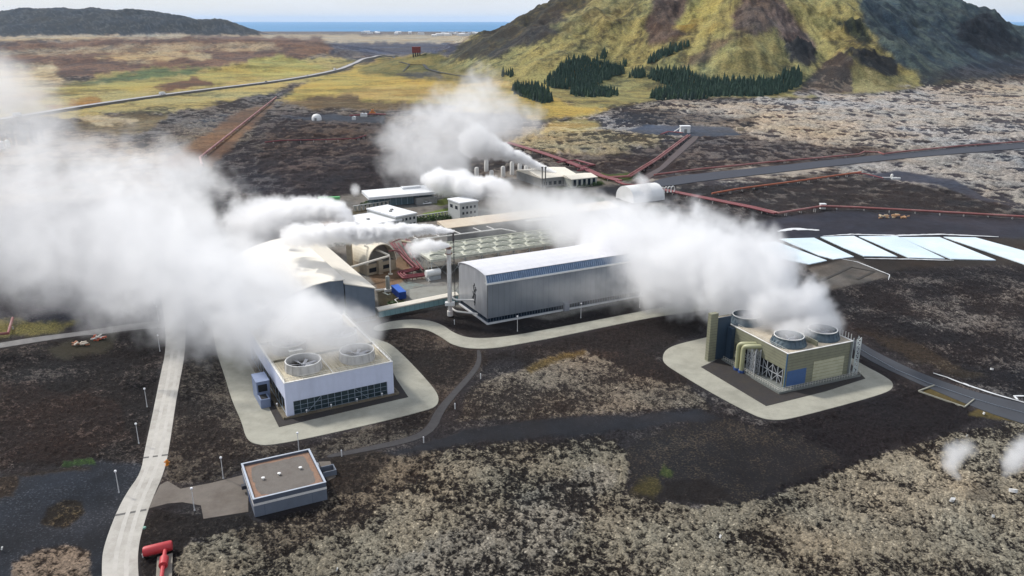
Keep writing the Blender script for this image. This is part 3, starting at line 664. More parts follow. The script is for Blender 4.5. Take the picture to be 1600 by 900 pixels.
def ragged(pts, w0, name='silica_crust', z=0.2, seed=0, wig=0.7):
    """irregular pale deposit along a line"""
    rr = random.Random(seed); L_, R_ = [], []
    P = [V(*p) for p in pts]; Q = []
    for a, b in zip(P[:-1], P[1:]):
        n = max(2, int((b - a).length / 1.5)); Q += [a.lerp(b, i / n) for i in range(n)]
    Q.append(P[-1])
    for i, p in enumerate(Q):
        d = (Q[min(i + 1, len(Q) - 1)] - Q[max(i - 1, 0)]).normalized(); n = Vector((-d.y, d.x, 0))
        k = math.sin(math.pi * (i + .3) / (len(Q))) ** .5
        L_.append(p + n * w0 * k * (0.5 + wig * rr.random())); R_.append(p - n * w0 * k * (0.5 + wig * rr.random()))
    mb = MB(); mb.prism([(v.x, v.y) for v in L_ + R_[::-1]], z - .1, z)
    return tag(mb.build(name, SALT), kind='stuff')
ragged([(1285, 370), (1330, 367), (1400, 369), (1470, 367), (1560, 371)], 1.0, seed=1, z=.36)
ragged([(1215, 362), (1240, 358), (1280, 360)], 2.0, seed=2)
ragged([(1350, 405), (1420, 406), (1490, 408)], .5, seed=5, z=.36)
ragged([(1458, 584), (1480, 591), (1500, 599), (1520, 606), (1560, 619), (1610, 633)], 0.32, seed=3, z=.3)
ragged([(1505, 600), (1516, 605)], 0.5, seed=4, z=.32)
ragged([(1590, 626), (1584, 620), (1600, 620)], .4, seed=6, z=.32)
ragged([(1300, 402), (1340, 410), (1390, 430), (1388, 438)], .25, seed=7, z=.24)
# concrete pad with a darker inner line by the ponds
mb = MB()
for a, b in (((1285, 438), (1330, 417)), ((1330, 417), (1366, 424)), ((1366, 424), (1340, 436))):
    mb.bar(V(*a, .12), V(*b, .12), 1.1, 0.06)
tag(mb.build('pad_marking', mat('pad_line', srgb(62, 58, 54, .6), .9)), kind='structure')
# kerb frames beside the east road
k_ = thing('gravel_bed_frame', (*G(1440, 612), 0), 'thin concrete kerb framing the mossy gravel strip beside the right hand road', 'kerb')
for a, b in (((1435, 611), (1460, 602)), ((1435, 611), (1507, 636)), ((1507, 636), (1522, 624))):
    mb = MB(); o0 = k_.location
    mb.bar(V(*a, .22) - Vector(o0), V(*b, .22) - Vector(o0), 0.25, 0.35); mb.build('kerb', CONC2, k_)
# guard kerb line of the east road
mb = MB()
P = [V(x, y, .32) for x, y in ((1338, 541), (1360, 555), (1400, 577), (1450, 598), (1520, 622), (1560, 634), (1620, 650))]
o0 = P[0].copy()
for a, b in zip(P[:-1], P[1:]): mb.bar(a - o0, b - o0, 0.12, 0.10)
for a, b in zip(P[:-1], P[1:]):
    n = max(1, int((b - a).length / 2.5))
    for i in range(n):
        c = a.lerp(b, i / n) - o0; mb.box(c.x - .05, c.y - .05, -.4, c.x + .05, c.y + .05, 0.0)
o = mb.build('guard_rail', mat('galvanised', srgb(150, 160, 172, .7), .5, .6)); o.location = o0
tag(o, 'low grey guard rail along the near edge of the right hand asphalt road', 'guard rail')
# highway on its bank
hp = [(-60, 199), (0, 189), (100, 172), (200, 157), (300, 144), (400, 132), (450, 126), (500, 117), (540, 107), (560, 97), (568, 91), (590, 88.5), (618, 87.5)]
us = np.array(hp, float); H0 = hit(us[:, 0], us[:, 1] + .3)
pts = []
for a, b in zip(H0[:-1], H0[1:]):
    n = max(1, int(np.linalg.norm((b - a)[:2]) / 25)); pts += [a + (b - a) * i / n for i in range(n)]
pts.append(H0[-1]); pts = np.array(pts)
for _ in range(12): pts[1:-1] = pts[1:-1] * .5 + (pts[:-2] + pts[2:]) * .25
for _ in range(10): pts[1:-1, 2] = np.maximum(pts[1:-1, 2], (pts[:-2, 2] + pts[2:, 2]) / 2)
vs_, vb_, fs = [], [], []
for i, p in enumerate(pts):
    d = pts[min(i + 1, len(pts) - 1)] - pts[max(i - 1, 0)]; d = d[:2] / np.hypot(*d[:2]); n = np.array([-d[1], d[0]])
    z = max(p[2], float(land(p[0], p[1]))) + 2.2
    wd = 4.5
    vs_ += [(p[0] - n[0] * wd, p[1] - n[1] * wd, z), (p[0] + n[0] * wd, p[1] + n[1] * wd, z)]
    vb_ += [(p[0] - n[0] * (wd + 9), p[1] - n[1] * (wd + 9), z - 5.5), (p[0] - n[0] * (wd + 1.5), p[1] - n[1] * (wd + 1.5), z - .15), (p[0] + n[0] * (wd + 1.5), p[1] + n[1] * (wd + 1.5), z - .15), (p[0] + n[0] * (wd + 9), p[1] + n[1] * (wd + 9), z - 5.5)]
HWY = vs_
mb = MB(); mb.add(vs_, [(2 * i, 2 * i + 2, 2 * i + 3, 2 * i + 1) for i in range(len(pts) - 1)])
tag(mb.build('highway', mat('pale_highway', srgb(176, 174, 176, .74), .85, 0, .06, .02)), kind='structure')
mb = MB(); mb.add(vb_, [(4 * i + k, 4 * i + 4 + k, 4 * i + 5 + k, 4 * i + 1 + k) for i in range(len(pts) - 1) for k in range(3)])
tag(mb.build('embankment', mat('shaded_bank_gravel', srgb(72, 70, 66, .6), .95, 0, .25, .05, dirt=srgb(100, 90, 50, .6), dirt_amt=.5, dirt_scale=.02)), kind='structure')  # dark tone carries the shaded side of the bank
# track from the highway to the red tank
for pl, wd in (([(613, 88), (625, 97), (640, 101), (662, 101), (668, 108), (685, 113), (715, 118), (760, 124)], 3.0), ([(640, 101), (630, 112)], 1.2)):
    H1 = hit([p[0] for p in pl], [p[1] for p in pl]); mb = MB(); vv = []
    for i, p in enumerate(H1):
        d = H1[min(i + 1, len(H1) - 1)] - H1[max(i - 1, 0)]; d = d[:2] / np.hypot(*d[:2]); n = np.array([-d[1], d[0]])
        vv += [(p[0] - n[0] * wd, p[1] - n[1] * wd, p[2] + .6), (p[0] + n[0] * wd, p[1] + n[1] * wd, p[2] + .6)]
    mb.add(vv, [(2 * i, 2 * i + 2, 2 * i + 3, 2 * i + 1) for i in range(len(H1) - 1)])
    tag(mb.build('track', mat('far_track', srgb(64, 66, 70, .6), .9)), kind='structure')
# ------------------------------------------------------------------ plant grid
TH = R(27.7)
def rot(x, y, th): return (x * math.cos(th) - y * math.sin(th), x * math.sin(th) + y * math.cos(th))
def frame(a, b=None, th=None):
    A = G(*a)
    if b is not None:
        B = G(*b); th = math.atan2(B[1] - A[1], B[0] - A[0])
    return (A[0], A[1], TH if th is None else th)
def L2(fr, px, py, z=0.0):
    x, y = G(px, py, z); x -= fr[0]; y -= fr[1]
    return rot(x, y, -fr[2])
def at(fr, name, label, cat, group=None, z=0.0):
    return thing(name, (fr[0], fr[1], z), label, cat, group, fr[2])
WHITE = mat('white_paint', (0.72, 0.72, 0.70), .6, 0, .05, .3, dirt=(.45, .43, .38), dirt_amt=.35, streak=True)
CREAM = mat('cream_metal', srgb(236, 228, 212, .86), .6, 0, .04, .2, dirt=srgb(214, 206, 188, .8), dirt_amt=.2)
STEEL = mat('galvanised', (0.35, 0.38, 0.42), .5, .6)
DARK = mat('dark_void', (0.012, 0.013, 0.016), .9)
GLASS = mat('dark_glass', (0.012, 0.022, 0.035), .12, 0, .2, .8)
PIPEW = mat('white_pipe', (0.70, 0.69, 0.66), .5, 0, .05, 1, dirt=(.4, .3, .22), dirt_amt=.25)
RED = mat('red_pipe', srgb(124, 42, 52, .68), .6, 0, .12, .4, dirt=srgb(170, 100, 100, .7), dirt_amt=.35, dirt_scale=.3)
RED2 = mat('weathered_red_pipe', srgb(158, 96, 92, .7), .65, 0, .15, .2, dirt=srgb(196, 164, 156, .8), dirt_amt=.6, dirt_scale=.08)
RUST = mat('rusty_steel', srgb(140, 96, 76, .7), .8, 0, .2, 1.5)
def rail(parent, pts, h=1.05, name='railing', m=None, step=1.6, t=0.06, nb=2):
    mb = MB(); P = [Vector(p) for p in pts]
    for a, b in zip(P[:-1], P[1:]):
        n = max(1, round((b - a).length / step))
        for i in range(n + 1):
            c = a.lerp(b, i / n); mb.box(c.x - t / 2, c.y - t / 2, c.z, c.x + t / 2, c.y + t / 2, c.z + h)
        for k in range(nb):
            zz = Vector((0, 0, h * (k + 1) / nb)); mb.bar(a + zz, b + zz, t)
    return mb.build(name, m or STEEL, parent)
def fan_stack(parent, x, y, z, r0, r1, h, m, ribs=16, mfan=None, rim=None):
    mb = MB()
    prof = [(r0, z), (r0 * .93 + r1 * .07, z + h * .25), (r1 * 1.0, z + h * .72), (r1 * 1.02, z + h), (r1 * .96, z + h), (r1 * .93, z + h * .6), (r1 * .95, z + h * .2)]
    mb.lathe(x, y, prof, 40)
    for k in range(ribs):
        a = 2 * math.pi * (k + .5) / ribs; ca, sa = math.cos(a), math.sin(a)
        mb.bar((x + ca * (r0 + .05), y + sa * (r0 + .05), z), (x + ca * (r1 + .16), y + sa * (r1 + .16), z + h * .98), .12)
    o = mb.build('fan_stack', m, parent, smooth=True)
    mb = MB(); mb.lathe(x, y, [(r1 + .14, z + h - .02), (r1 + .14, z + h + .14), (r1 - .05, z + h + .14), (r1 - .05, z + h - .02)], 40)
    mb.build('rim', rim or WHITE, o, smooth=True)
    mb = MB(); mb.lathe(x, y, [(0.0, z + h * .62), (0.45, z + h * .62), (.6, z + h * .42), (.6, z + h * .3)], 16)
    for k in range(8):
        a = 2 * math.pi * k / 8 + .3; ca, sa = math.cos(a), math.sin(a); px_, py_ = -sa, ca
        R1 = r1 * .9
        mb.add([(x + ca * .5 + px_ * .28, y + sa * .5 + py_ * .28, z + h * .52), (x + ca * .5 - px_ * .28, y + sa * .5 - py_ * .28, z + h * .40),
                (x + ca * R1 - px_ * .42, y + sa * R1 - py_ * .42, z + h * .44), (x + ca * R1 + px_ * .42, y + sa * R1 + py_ * .42, z + h * .50)], [(0, 1, 2, 3), (3, 2, 1, 0)])
    mb.build('fan', mfan or mat('fan_blades', (.30, .31, .34), .5), o)
    mb = MB(); mb.lathe(x, y, [(0.0, z + .05), (r1 * .94, z + .05)], 24)
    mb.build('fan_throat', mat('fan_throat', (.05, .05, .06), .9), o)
    return o

# ------------------------------------------------------------------ pale blue cooling tower (left)
LT = frame((449, 653), (616, 616)); W, DP, H = 27.0, 40.0, 8.9
lt = at(LT, 'cooling_tower', 'pale blue cooling tower with white fan cowls at its near end, under left steam', 'cooling tower')
LBL = mat('pale_blue_cladding', srgb(200, 206, 226, 1.0), .55, 0, .04, .5, dirt=srgb(170, 176, 196, .9), dirt_amt=.4, streak=True)
z1 = 3.9
mb = MB()
t = .35
mb.box(0, 0, z1, W, t, H); mb.box(0, 0, .3, 1.7, t, z1); mb.box(W - 1.7, 0, .3, W, t, z1)
mb.build('front_wall', LBL, lt)
mb = MB(); mb.box(0, t + .003, z1 + .5, t, DP, H); mb.box(0, t + .003, .3, t, 1.4, z1 + .5); mb.box(0, DP - 1.4, .3, t, DP, z1 + .5)
mb.build('side_wall', LBL, lt)
mb = MB(); mb.box(W - t, t + .003, z1 + .5, W, DP, H); mb.box(W - t, t + .003, .3, W, 1.4, z1 + .5); mb.box(W - t, DP - 1.4, .3, W, DP, z1 + .5)
mb.build('side_wall', LBL, lt)
mb = MB(); mb.box(t, DP - t, .3, W - t, DP - .003, H - .01); mb.build('rear_wall', LBL, lt)
DECK = mat('stained_roof_deck', srgb(206, 196, 172, .78), .9, 0, .12, .8, dirt=srgb(96, 84, 66, .6), dirt_amt=.85, streak=(3.2, .10, 1), dirt_scale=.9)
mb = MB(); mb.box(t, t, H - .5, W - t, DP - t, H - .06); dk = mb.build('roof_deck', DECK, lt)
mb = MB()
for a, b in (((0, 0), (W, 0)), ((W, 0), (W, DP)), ((0, 0), (0, DP))): pass
mb.box(-.08, -.08, H + .003, W + .08, .42, H + .14); mb.box(-.08, .42, H + .003, .42, DP, H + .14); mb.box(W - .42, .42, H + .003, W + .08, DP, H + .14); mb.box(11.9, .43, H - .05, 12.1, 13.9, H + .05)
mb.build('roof_edge', mat('pale_coping', (.66, .65, .62), .6), lt)
mb = MB(); mb.box(.42, 13.8, H - .05, W - .42, 14.3, H + .35); mb.box(.42, 27.0, H - .05, W - .42, 27.5, H + .35); mb.build('roof_divider', mat('mossy_beam', srgb(104, 98, 72, .65), .9, 0, .2, 1), lt)
FRP = mat('white_fan_cowl', srgb(205, 203, 200, .85), .5, 0, .05, .5, dirt=srgb(140, 140, 130, .7), dirt_amt=.5, streak=True)
for fy in (6.6, 20.4, 33.4):
    for fx in (6.4, 20.0): fan_stack(lt, fx, fy, H - .06, 4.45, 4.2, 2.3, FRP, ribs=14)
for fx, fy in ((6.8, 14.9),):
    mb = MB(); mb.box(fx - 1.6, fy, H - .05, fx + 1.6, fy + 1.8, H + 1.5); mb.box(fx - 1.7, fy - .1, H + 1.503, fx + 1.7, fy + 1.9, H + 1.62); mb.build('roof_hatch', WHITE, lt)
rail(lt, [(.2, 13.5, H + .14), (.2, .2, H + .14), (W - .2, .2, H + .14), (W - .2, DP - .5, H + .14)], 1.0, m=mat('pale_rail', (.55, .53, .47), .6), step=2.2, t=.07)
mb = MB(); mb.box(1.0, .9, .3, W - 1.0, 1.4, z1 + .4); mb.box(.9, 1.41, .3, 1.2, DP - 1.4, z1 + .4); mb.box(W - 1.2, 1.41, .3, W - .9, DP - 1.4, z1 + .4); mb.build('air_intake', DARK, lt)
FR = mat('intake_frame', (.30, .36, .42), .5, .3)
mb = MB(); n = 14
for i in range(n + 1):
    x = 1.75 + (W - 3.5) * i / n; mb.box(x - .05, .12, .3, x + .05, .24, z1)
for zz in (.42, 1.5, 2.6, z1 - .05): mb.box(1.7, .14, zz - .04, W - 1.7, .22, zz + .04)
for i in (2, 11):
    x = 1.75 + (W - 3.5) * i / n; d = (W - 3.5) / n * 2
    mb.bar((x, .08, .5), (x + d * (1 if i == 2 else -1), .08, z1 - .1), .09)
mb.build('intake_frame', FR, lt)
mb = MB(); mb.box(1.72, .32, .3, W - 1.72, .36, z1 - .02); mb.build('louvre', mat('intake_louvre', (.018, .034, .042), .35, 0, .5, 1.2), lt)
mb = MB()
mb.box(.1, 1.4, .3, .22, DP - 1.4, .45)
for i in range(12):
    y = 1.5 + (DP - 3) * i / 11; mb.box(.1, y - .06, .45, .22, y + .06, z1 + .5)
mb.build('side_frame', FR, lt)
mb = MB(); mb.box(-.9, -.95, -.3, W + .9, -.6, .62); mb.box(-1.1, -.95, -.3, -.75, DP, .62); mb.box(W + .75, -.59, -.3, W + 1.1, DP, .62); mb.box(-.74, -.59, -.3, W + .74, DP, .28)
mb.build('basin_kerb', mat('kerb_concrete', srgb(132, 122, 104, .66), .9, 0, .15, .8, dirt=srgb(80, 72, 52, .5), dirt_amt=.7), lt)
# stair house and duct stub on the left side
mb = MB(); mb.box(-4.4, 11.0, .15, -1.3, 16.6, 5.6); mb.box(-4.5, 10.9, 5.6, -1.2, 16.7, 5.75); an = mb.build('stair_house', mat('steam_dimmed_cladding', srgb(128, 142, 172, .8), .6, 0, .08, .5), lt)  # cladding colour darkened to carry the dimming by the steam
mb = MB(); mb.box(-4.1, 10.92, 3.0, -1.9, 10.99, 4.9); mb.build('opening', DARK, an)
mb = MB(); mb.box(-4.43, 7.6, .15, -2.1, 10.85, 2.4); mb.build('duct_stub', mat('steam_dimmed_cladding', (.3, .3, .4)), lt)
mb = MB(); mb.box(-4.1, 7.9, 2.403, -2.5, 10.6, 2.45); mb.build('duct_hatch', DARK, lt)

# ------------------------------------------------------------------ olive cooling tower (right)
RT = frame((1224.7, 609), (1326, 587)); W, DP, H = 21.9, 30.0, 9.9
rt = at(RT, 'cooling_tower', 'olive ribbed cooling tower with blue panel and two yellow pipes, under right steam', 'cooling tower')
m = bpy.data.materials.new('olive_ribbed_cladding'); m.use_nodes = True
def ribbed(name, c1, c2, rough=.5, scale=1.6, axis=2, dirt=None):
    m = bpy.data.materials.new(name); m.use_nodes = True; t = m.node_tree; p = t.nodes['Principled BSDF']; p.inputs['Roughness'].default_value = rough
    tcn = t.nodes.new('ShaderNodeTexCoord'); sp = t.nodes.new('ShaderNodeSeparateXYZ'); t.links.new(tcn.outputs['Object'], sp.inputs[0])
    def M(op, a, b, cl=False):
        n = t.nodes.new('ShaderNodeMath'); n.operation = op; n.use_clamp = cl
        for i, x in enumerate((a, b)):
            if isinstance(x, (int, float)): n.inputs[i].default_value = x
            else: t.links.new(x, n.inputs[i])
        return n.outputs[0]
    w_ = M('FRACT', M('MULTIPLY', sp.outputs[axis], scale), 0); b = M('GREATER_THAN', w_, .82)
    n1 = t.nodes.new('ShaderNodeTexNoise'); n1.inputs['Scale'].default_value = .35; n1.inputs['Detail'].default_value = 6; n1.inputs['Roughness'].default_value = .7
    t.links.new(tcn.outputs['Object'], n1.inputs['Vector'])
    mx1 = t.nodes.new('ShaderNodeMix'); mx1.data_type = 'RGBA'; mx1.inputs[6].default_value = (*c1, 1); mx1.inputs[7].default_value = (*c2, 1)
    t.links.new(M('ADD', M('MULTIPLY', b, .55), M('MULTIPLY', M('SUBTRACT', n1.outputs['Fac'], .45), 1.6), True), mx1.inputs[0])
    t.links.new(mx1.outputs[2], p.inputs['Base Color'])
    bpn = t.nodes.new('ShaderNodeBump'); bpn.inputs['Strength'].default_value = .4; bpn.inputs['Distance'].default_value = .05
    t.links.new(M('PINGPONG', M('MULTIPLY', sp.outputs[axis], scale), .5), bpn.inputs['Height']); t.links.new(bpn.outputs[0], p.inputs['Normal'])
    return m
OLV = ribbed('olive_ribbed_cladding', srgb(138, 138, 116, .85), srgb(98, 98, 84, .8), scale=1.25)
OLP = ribbed('pale_olive_panel', srgb(190, 188, 160, .9), srgb(140, 136, 104, .8), scale=1.1)
BLP = mat('blue_panel', srgb(72, 104, 152, .8), .5, 0, .08, .8)
t = .3; hb = 5.3
mb = MB(); mb.box(0, 0, .6, W, t, H); mb.build('front_wall', OLV, rt)
mb = MB(); mb.box(9.0, -.09, .7, 19.3, -.003, 6.3); mb.build('pale_panel', OLP, rt)
mb = MB(); mb.box(.5, -.08, .7, 6.7, -.003, 5.0); mb.build('blue_panel', BLP, rt)
mb = MB(); mb.box(-.10, -.10, .6, .10, -.003, H); mb.box(-.1, -.003, .6, -.003, .2, H); mb.build('corner_trim', mat('blue_trim', srgb(60, 96, 128, .8), .5), rt)
mb = MB(); mb.box(0, t + .003, hb, t, DP, H); mb.box(0, t + .003, .6, t, .7, hb); mb.box(0, 20.5, .6, t, 21.2, hb); mb.build('side_wall', OLV, rt)
mb = MB(); mb.box(W - t, t + .003, .6, W, DP, H); mb.build('side_wall', OLV, rt)
mb = MB(); mb.box(t, DP - t, .6, W - t, DP - .003, H - .01); mb.build('rear_wall', OLV, rt)
mb = MB(); mb.box(t, t, H - .5, W - t, DP - t - .003, H - .05); mb.build('roof_deck', mat('tan_roof_deck', srgb(196, 184, 164, .76), .9, 0, .12, .5, dirt=srgb(120, 104, 84, .6), dirt_amt=.6, dirt_scale=.4), rt)
mb = MB(); mb.box(-.06, -.12, H + .003, W + .1, .4, H + .1); mb.box(-.06, .403, H + .003, .4, DP, H + .1); mb.box(W - .4, .403, H + .003, W + .1, DP, H + .1); mb.build('roof_edge', mat('pale_coping', (.66, .65, .62)), rt)
BLC = mat('blue_fan_cowl', srgb(66, 86, 100, .8), .5, 0, .25, 1.2, dirt=srgb(120, 134, 136, .8), dirt_amt=.5, streak=True)
for fy in (5.9, 23.0):
    for fx in (5.3, 16.6):
        fan_stack(rt, fx, fy, H - .05, 4.6, 3.7, 2.2, BLC, ribs=22)
mb = MB(); mb.box(10.4, 1.2, H - .05, 10.9, 11.6, H + 1.3); mb.build('roof_screen', OLV, rt)
rail(rt, [(.3, 20, H + .1), (.3, .3, H + .1)], .9, m=mat('pale_rail', (.55, .53, .47)), step=2.2, t=.05)
mb = MB()
for i in range(9):
    y = 1.0 + i * 1.0; mb.box(W + .0, y - .06, H - .2, W + .12, y + .06, H + 1.7)
mb.build('roof_post', mat('post_white', (.6, .6, .58), .5), rt)
# open bracing of the side, seen against the dark inside
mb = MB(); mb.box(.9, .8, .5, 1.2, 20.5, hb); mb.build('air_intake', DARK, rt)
ST2 = mat('grey_brace', (.42, .44, .46), .5, .2)
mb = MB()
bays = [1.4, 4.2, 7.0, 9.8]
for y in (1.2, 3.0, 5.0, 7.0, 8.6, 10.6, 12.4, 15.0, 17.2, 19.4): mb.box(.05, y - .09, .6, .22, y + .09, hb)
for y0, y1 in ((1.2, 5.0), (5.0, 8.6), (12.4, 17.2), (17.2, 19.4)):
    mb.bar((.14, y0, .8), (.14, y1, hb - .2), .12); mb.bar((.16, y1, .8), (.16, y0, hb - .2), .12)
mb.box(.02, 1.0, 2.9, .2, 20, 3.06)
mb.build('brace', ST2, rt)
# lattice tower carrying the pipes
mb = MB()
for y in (9.2, 10.8, 12.2):
    for x in (-.5, -2.2): mb.box(x - .1, y - .1, 0, x + .1, y + .1, 7.6)
for x in (-.5, -2.2):
    for y0, y1 in ((9.2, 10.8), (10.8, 12.2)):
        for z in (.3, 2.1, 3.9, 5.7): mb.bar((x, y0, z), (x, y1, z + 1.8), .1); mb.bar((x, y1, z), (x, y0, z + 1.8), .1); mb.bar((x, y0, z), (x, y1, z), .09)
for y in (9.2, 12.2):
    for z in (.3, 2.1, 3.9, 5.7): mb.bar((-.5, y, z), (-2.2, y, z + 1.8), .1)
mb.build('pipe_frame', ST2, rt)
YP = mat('yellow_pipe', srgb(180, 180, 142, .82), .45, 0, .06, 1, dirt=srgb(130, 126, 90, .7), dirt_amt=.4)
for y in (13.0, 14.9):
    mb = MB(); mb.tube([(.6, y - 3.0, 8.1), (-2.0, y - 1.8, 8.1), (-3.2, y, 7.6), (-3.2, y, 0.0)], .62, 14, bend=1.6); p = mb.build('riser_pipe', YP, rt, smooth=True)
    mb = MB(); mb.lathe(-3.2, y, [(.9, 0), (.9, .8), (.66, .8)], 14, cap_bot=True); mb.build('collar', mat('blue_collar', srgb(50, 80, 140, .8)), p)
# tall wind screen at the far left
mb = MB(); mb.box(-7.0, 22.6, .1, -4.6, 24.0, 14.0); sc_l = mb.build('wind_screen', OLV, rt)
mb = MB(); mb.box(-4.59, 22.9, .1, -.003, 23.2, 12.4); mb.build('recess', mat('screen_blue', srgb(52, 72, 92, .7), .6), sc_l)
mb = MB(); mb.box(-.003 - 1.2, 20.6, .6, -.0035, 22.59, 9.6); mb.build('screen_return', mat('screen_blue', srgb(52, 72, 92, .7)), sc_l)
# walkway, kerb and its rail round the foot
mb = MB(); mb.box(-2.9, -1.9, -.2, W + 2.2, -1.6, .7); mb.box(-3.2, -1.9, -.2, -2.903, 9.0, .7); mb.box(-2.9, -1.59, -.2, W + 2.2, -.13, .5); mb.box(-2.9, -.12, -.2, -.13, 22, .5); mb.box(-.12, -.1, -.2, W - .1, DP, .55); mb.box(W + .12, -1.5, -.2, W + 2.2, DP, .5)
mb.build('basin_kerb', mat('grey_kerb', srgb(128, 132, 128, .7), .9, 0, .1, .8), rt)
rail(rt, [(-3.05, 21, .7), (-3.05, -1.75, .7), (W + 2.1, -1.75, .7)], 1.0, m=mat('pale_rail', (.55, .53, .47)), step=.9, t=.05)
# ladder tower at the right corner
mb = MB()
for x in (W - .2, W + 1.3):
    for y in (-1.3, -.2): mb.box(x - .08, y - .08, .5, x + .08, y + .08, H + 1.0)
for k in range(9):
    z = .6 + k * 1.2; mb.bar((W - .2, -1.3, z), (W + 1.3, -1.3, z + 1.1), .09); mb.bar((W - .2, -1.3, z), (W + 1.3, -1.3, z), .1); mb.bar((W + 1.3, -1.3, z), (W + 1.3, -.2, z + 1.1), .09)
mb.build('ladder_tower', mat('pale_steel', (.50, .54, .54), .5, .2), rt)
mb = MB(); mb.box(W - .9, -.14, .7, W - .25, -.003, H - .1); mb.build('pilaster', mat('grey_pilaster', srgb(122, 126, 122, .8)), rt)

# ------------------------------------------------------------------ small grey service building with gravel roof
SB = frame((398.5, 808), (512, 780)); W, DP, H = 13.9, 14.6, 3.9
sb_ = at(SB, 'service_building', 'small flat roofed grey building with gravel roof and white wall band', 'building')
BG = mat('blue_grey_wall', srgb(112, 120, 134, .78), .7, 0, .06, .6, dirt=srgb(84, 90, 100, .7), dirt_amt=.3)
BGD = mat('blue_grey_dark', srgb(92, 100, 116, .7), .7, 0, .06, .6)
mb = MB(); mb.box(0, 0, -.3, W, DP, 2.35); mb.build('wall', BG, sb_)
mb = MB(); mb.box(-.04, -.04, 2.353, W + .04, DP + .04, 2.85); mb.build('white_band', mat('band_white', (.62, .60, .58), .6), sb_)
mb = MB(); mb.box(0, 0, 2.853, W, .3, H - .08); mb.box(0, .303, 2.853, .3, DP - .303, H - .08); mb.box(W - .3, .303, 2.853, W, DP - .303, H - .08); mb.box(0, DP - .3, 2.853, W, DP, H - .08); mb.build('parapet', BGD, sb_)
mb = MB(); mb.box(-.06, -.06, H - .077, W + .06, .34, H); mb.box(-.06, .343, H - .077, .34, DP - .343, H); mb.box(W - .34, .343, H - .077, W + .06, DP - .343, H); mb.box(-.06, DP - .34, H - .077, W + .06, DP + .06, H); mb.build('coping', mat('coping_grey', (.42, .46, .52), .4, .3), sb_)
RO = mat('orange_gravel', srgb(150, 118, 98, .78), .95, 0, .2, 2, dirt=srgb(120, 104, 92, .7), dirt_amt=.6, dirt_scale=1.5)
RG = mat('roof_gravel', srgb(118, 112, 106, .74), .95, 0, .28, 5, dirt=srgb(96, 84, 76, .7), dirt_amt=.5, dirt_scale=.5)
mb = MB(); mb.box(.34, .34, 2.9, W - .34, DP - .34, H - .55); rf = mb.build('roof', RO, sb_)
rr = random.Random(4); poly = []
cx, cy, hx, hy = W / 2, DP / 2, W / 2 - 1.25, DP / 2 - 1.25
for k in range(48):
    a = 2 * math.pi * k / 48; c_, s_ = math.cos(a), math.sin(a); q = (abs(c_) ** 7 + abs(s_) ** 7) ** (-1 / 7)
    j = 1 + rr.uniform(-.045, .03); poly.append((cx + hx * c_ * q * j, cy + hy * s_ * q * j))
mb = MB(); mb.prism(poly, H - .56, H - .53); mb.build('gravel', RG, rf)
for x, y in ((3.1, 7.3), (6.3, 7.6), (10.6, 8.0)):
    mb = MB(); mb.lathe(x, y, [(.12, H - .55), (.12, H - .25), (.34, H - .2), (.36, H - .08), (.1, H + .02)], 14, cap_top=True); mb.build('roof_vent', WHITE, sb_, smooth=True)
mb = MB(); mb.box(-.07, 5.2, .1, -.003, 6.4, 2.2); mb.build('door', mat('blue_door', srgb(60, 84, 132, .7)), sb_)
mb = MB(); mb.box(-.9, 9.3, .9, -.003, 10.3, 1.7); mb.build('cable_box', mat('dark_box', (.03, .035, .05)), sb_)
mb = MB(); mb.box(W + .003, 4.0, .1, W + .8, 5.4, 2.0); mb.build('door_canopy', mat('dark_box', (.03, .035, .05)), sb_)
mb = MB(); mb.box(W + .1, 10.4, 0, W + 1.0, 11.6, 1.9); mb.build('meter_cabinet', WHITE, sb_)
for x in (1.9, 11.0):
    mb = MB(); mb.box(x, -.03, -.2, x + .07, -.0035, 2.3); mb.build('wall_joint', BGD, sb_)
mb = MB()
mb.box(W + 1.2, 8.2, 0, W + 4.0, 8.4, 1.2); mb.box(W + 1.2, 10.6, 0, W + 4.0, 10.8, 1.2); mb.box(W + 3.8, 8.4, 0, W + 4.0, 10.6, 1.2)
o = mb.build('low_wall', BG); o.location = (SB[0], SB[1], 0); o.rotation_euler = (0, 0, SB[2]); tag(o, 'low grey U shaped wall beside the gravel roofed service building', 'wall')
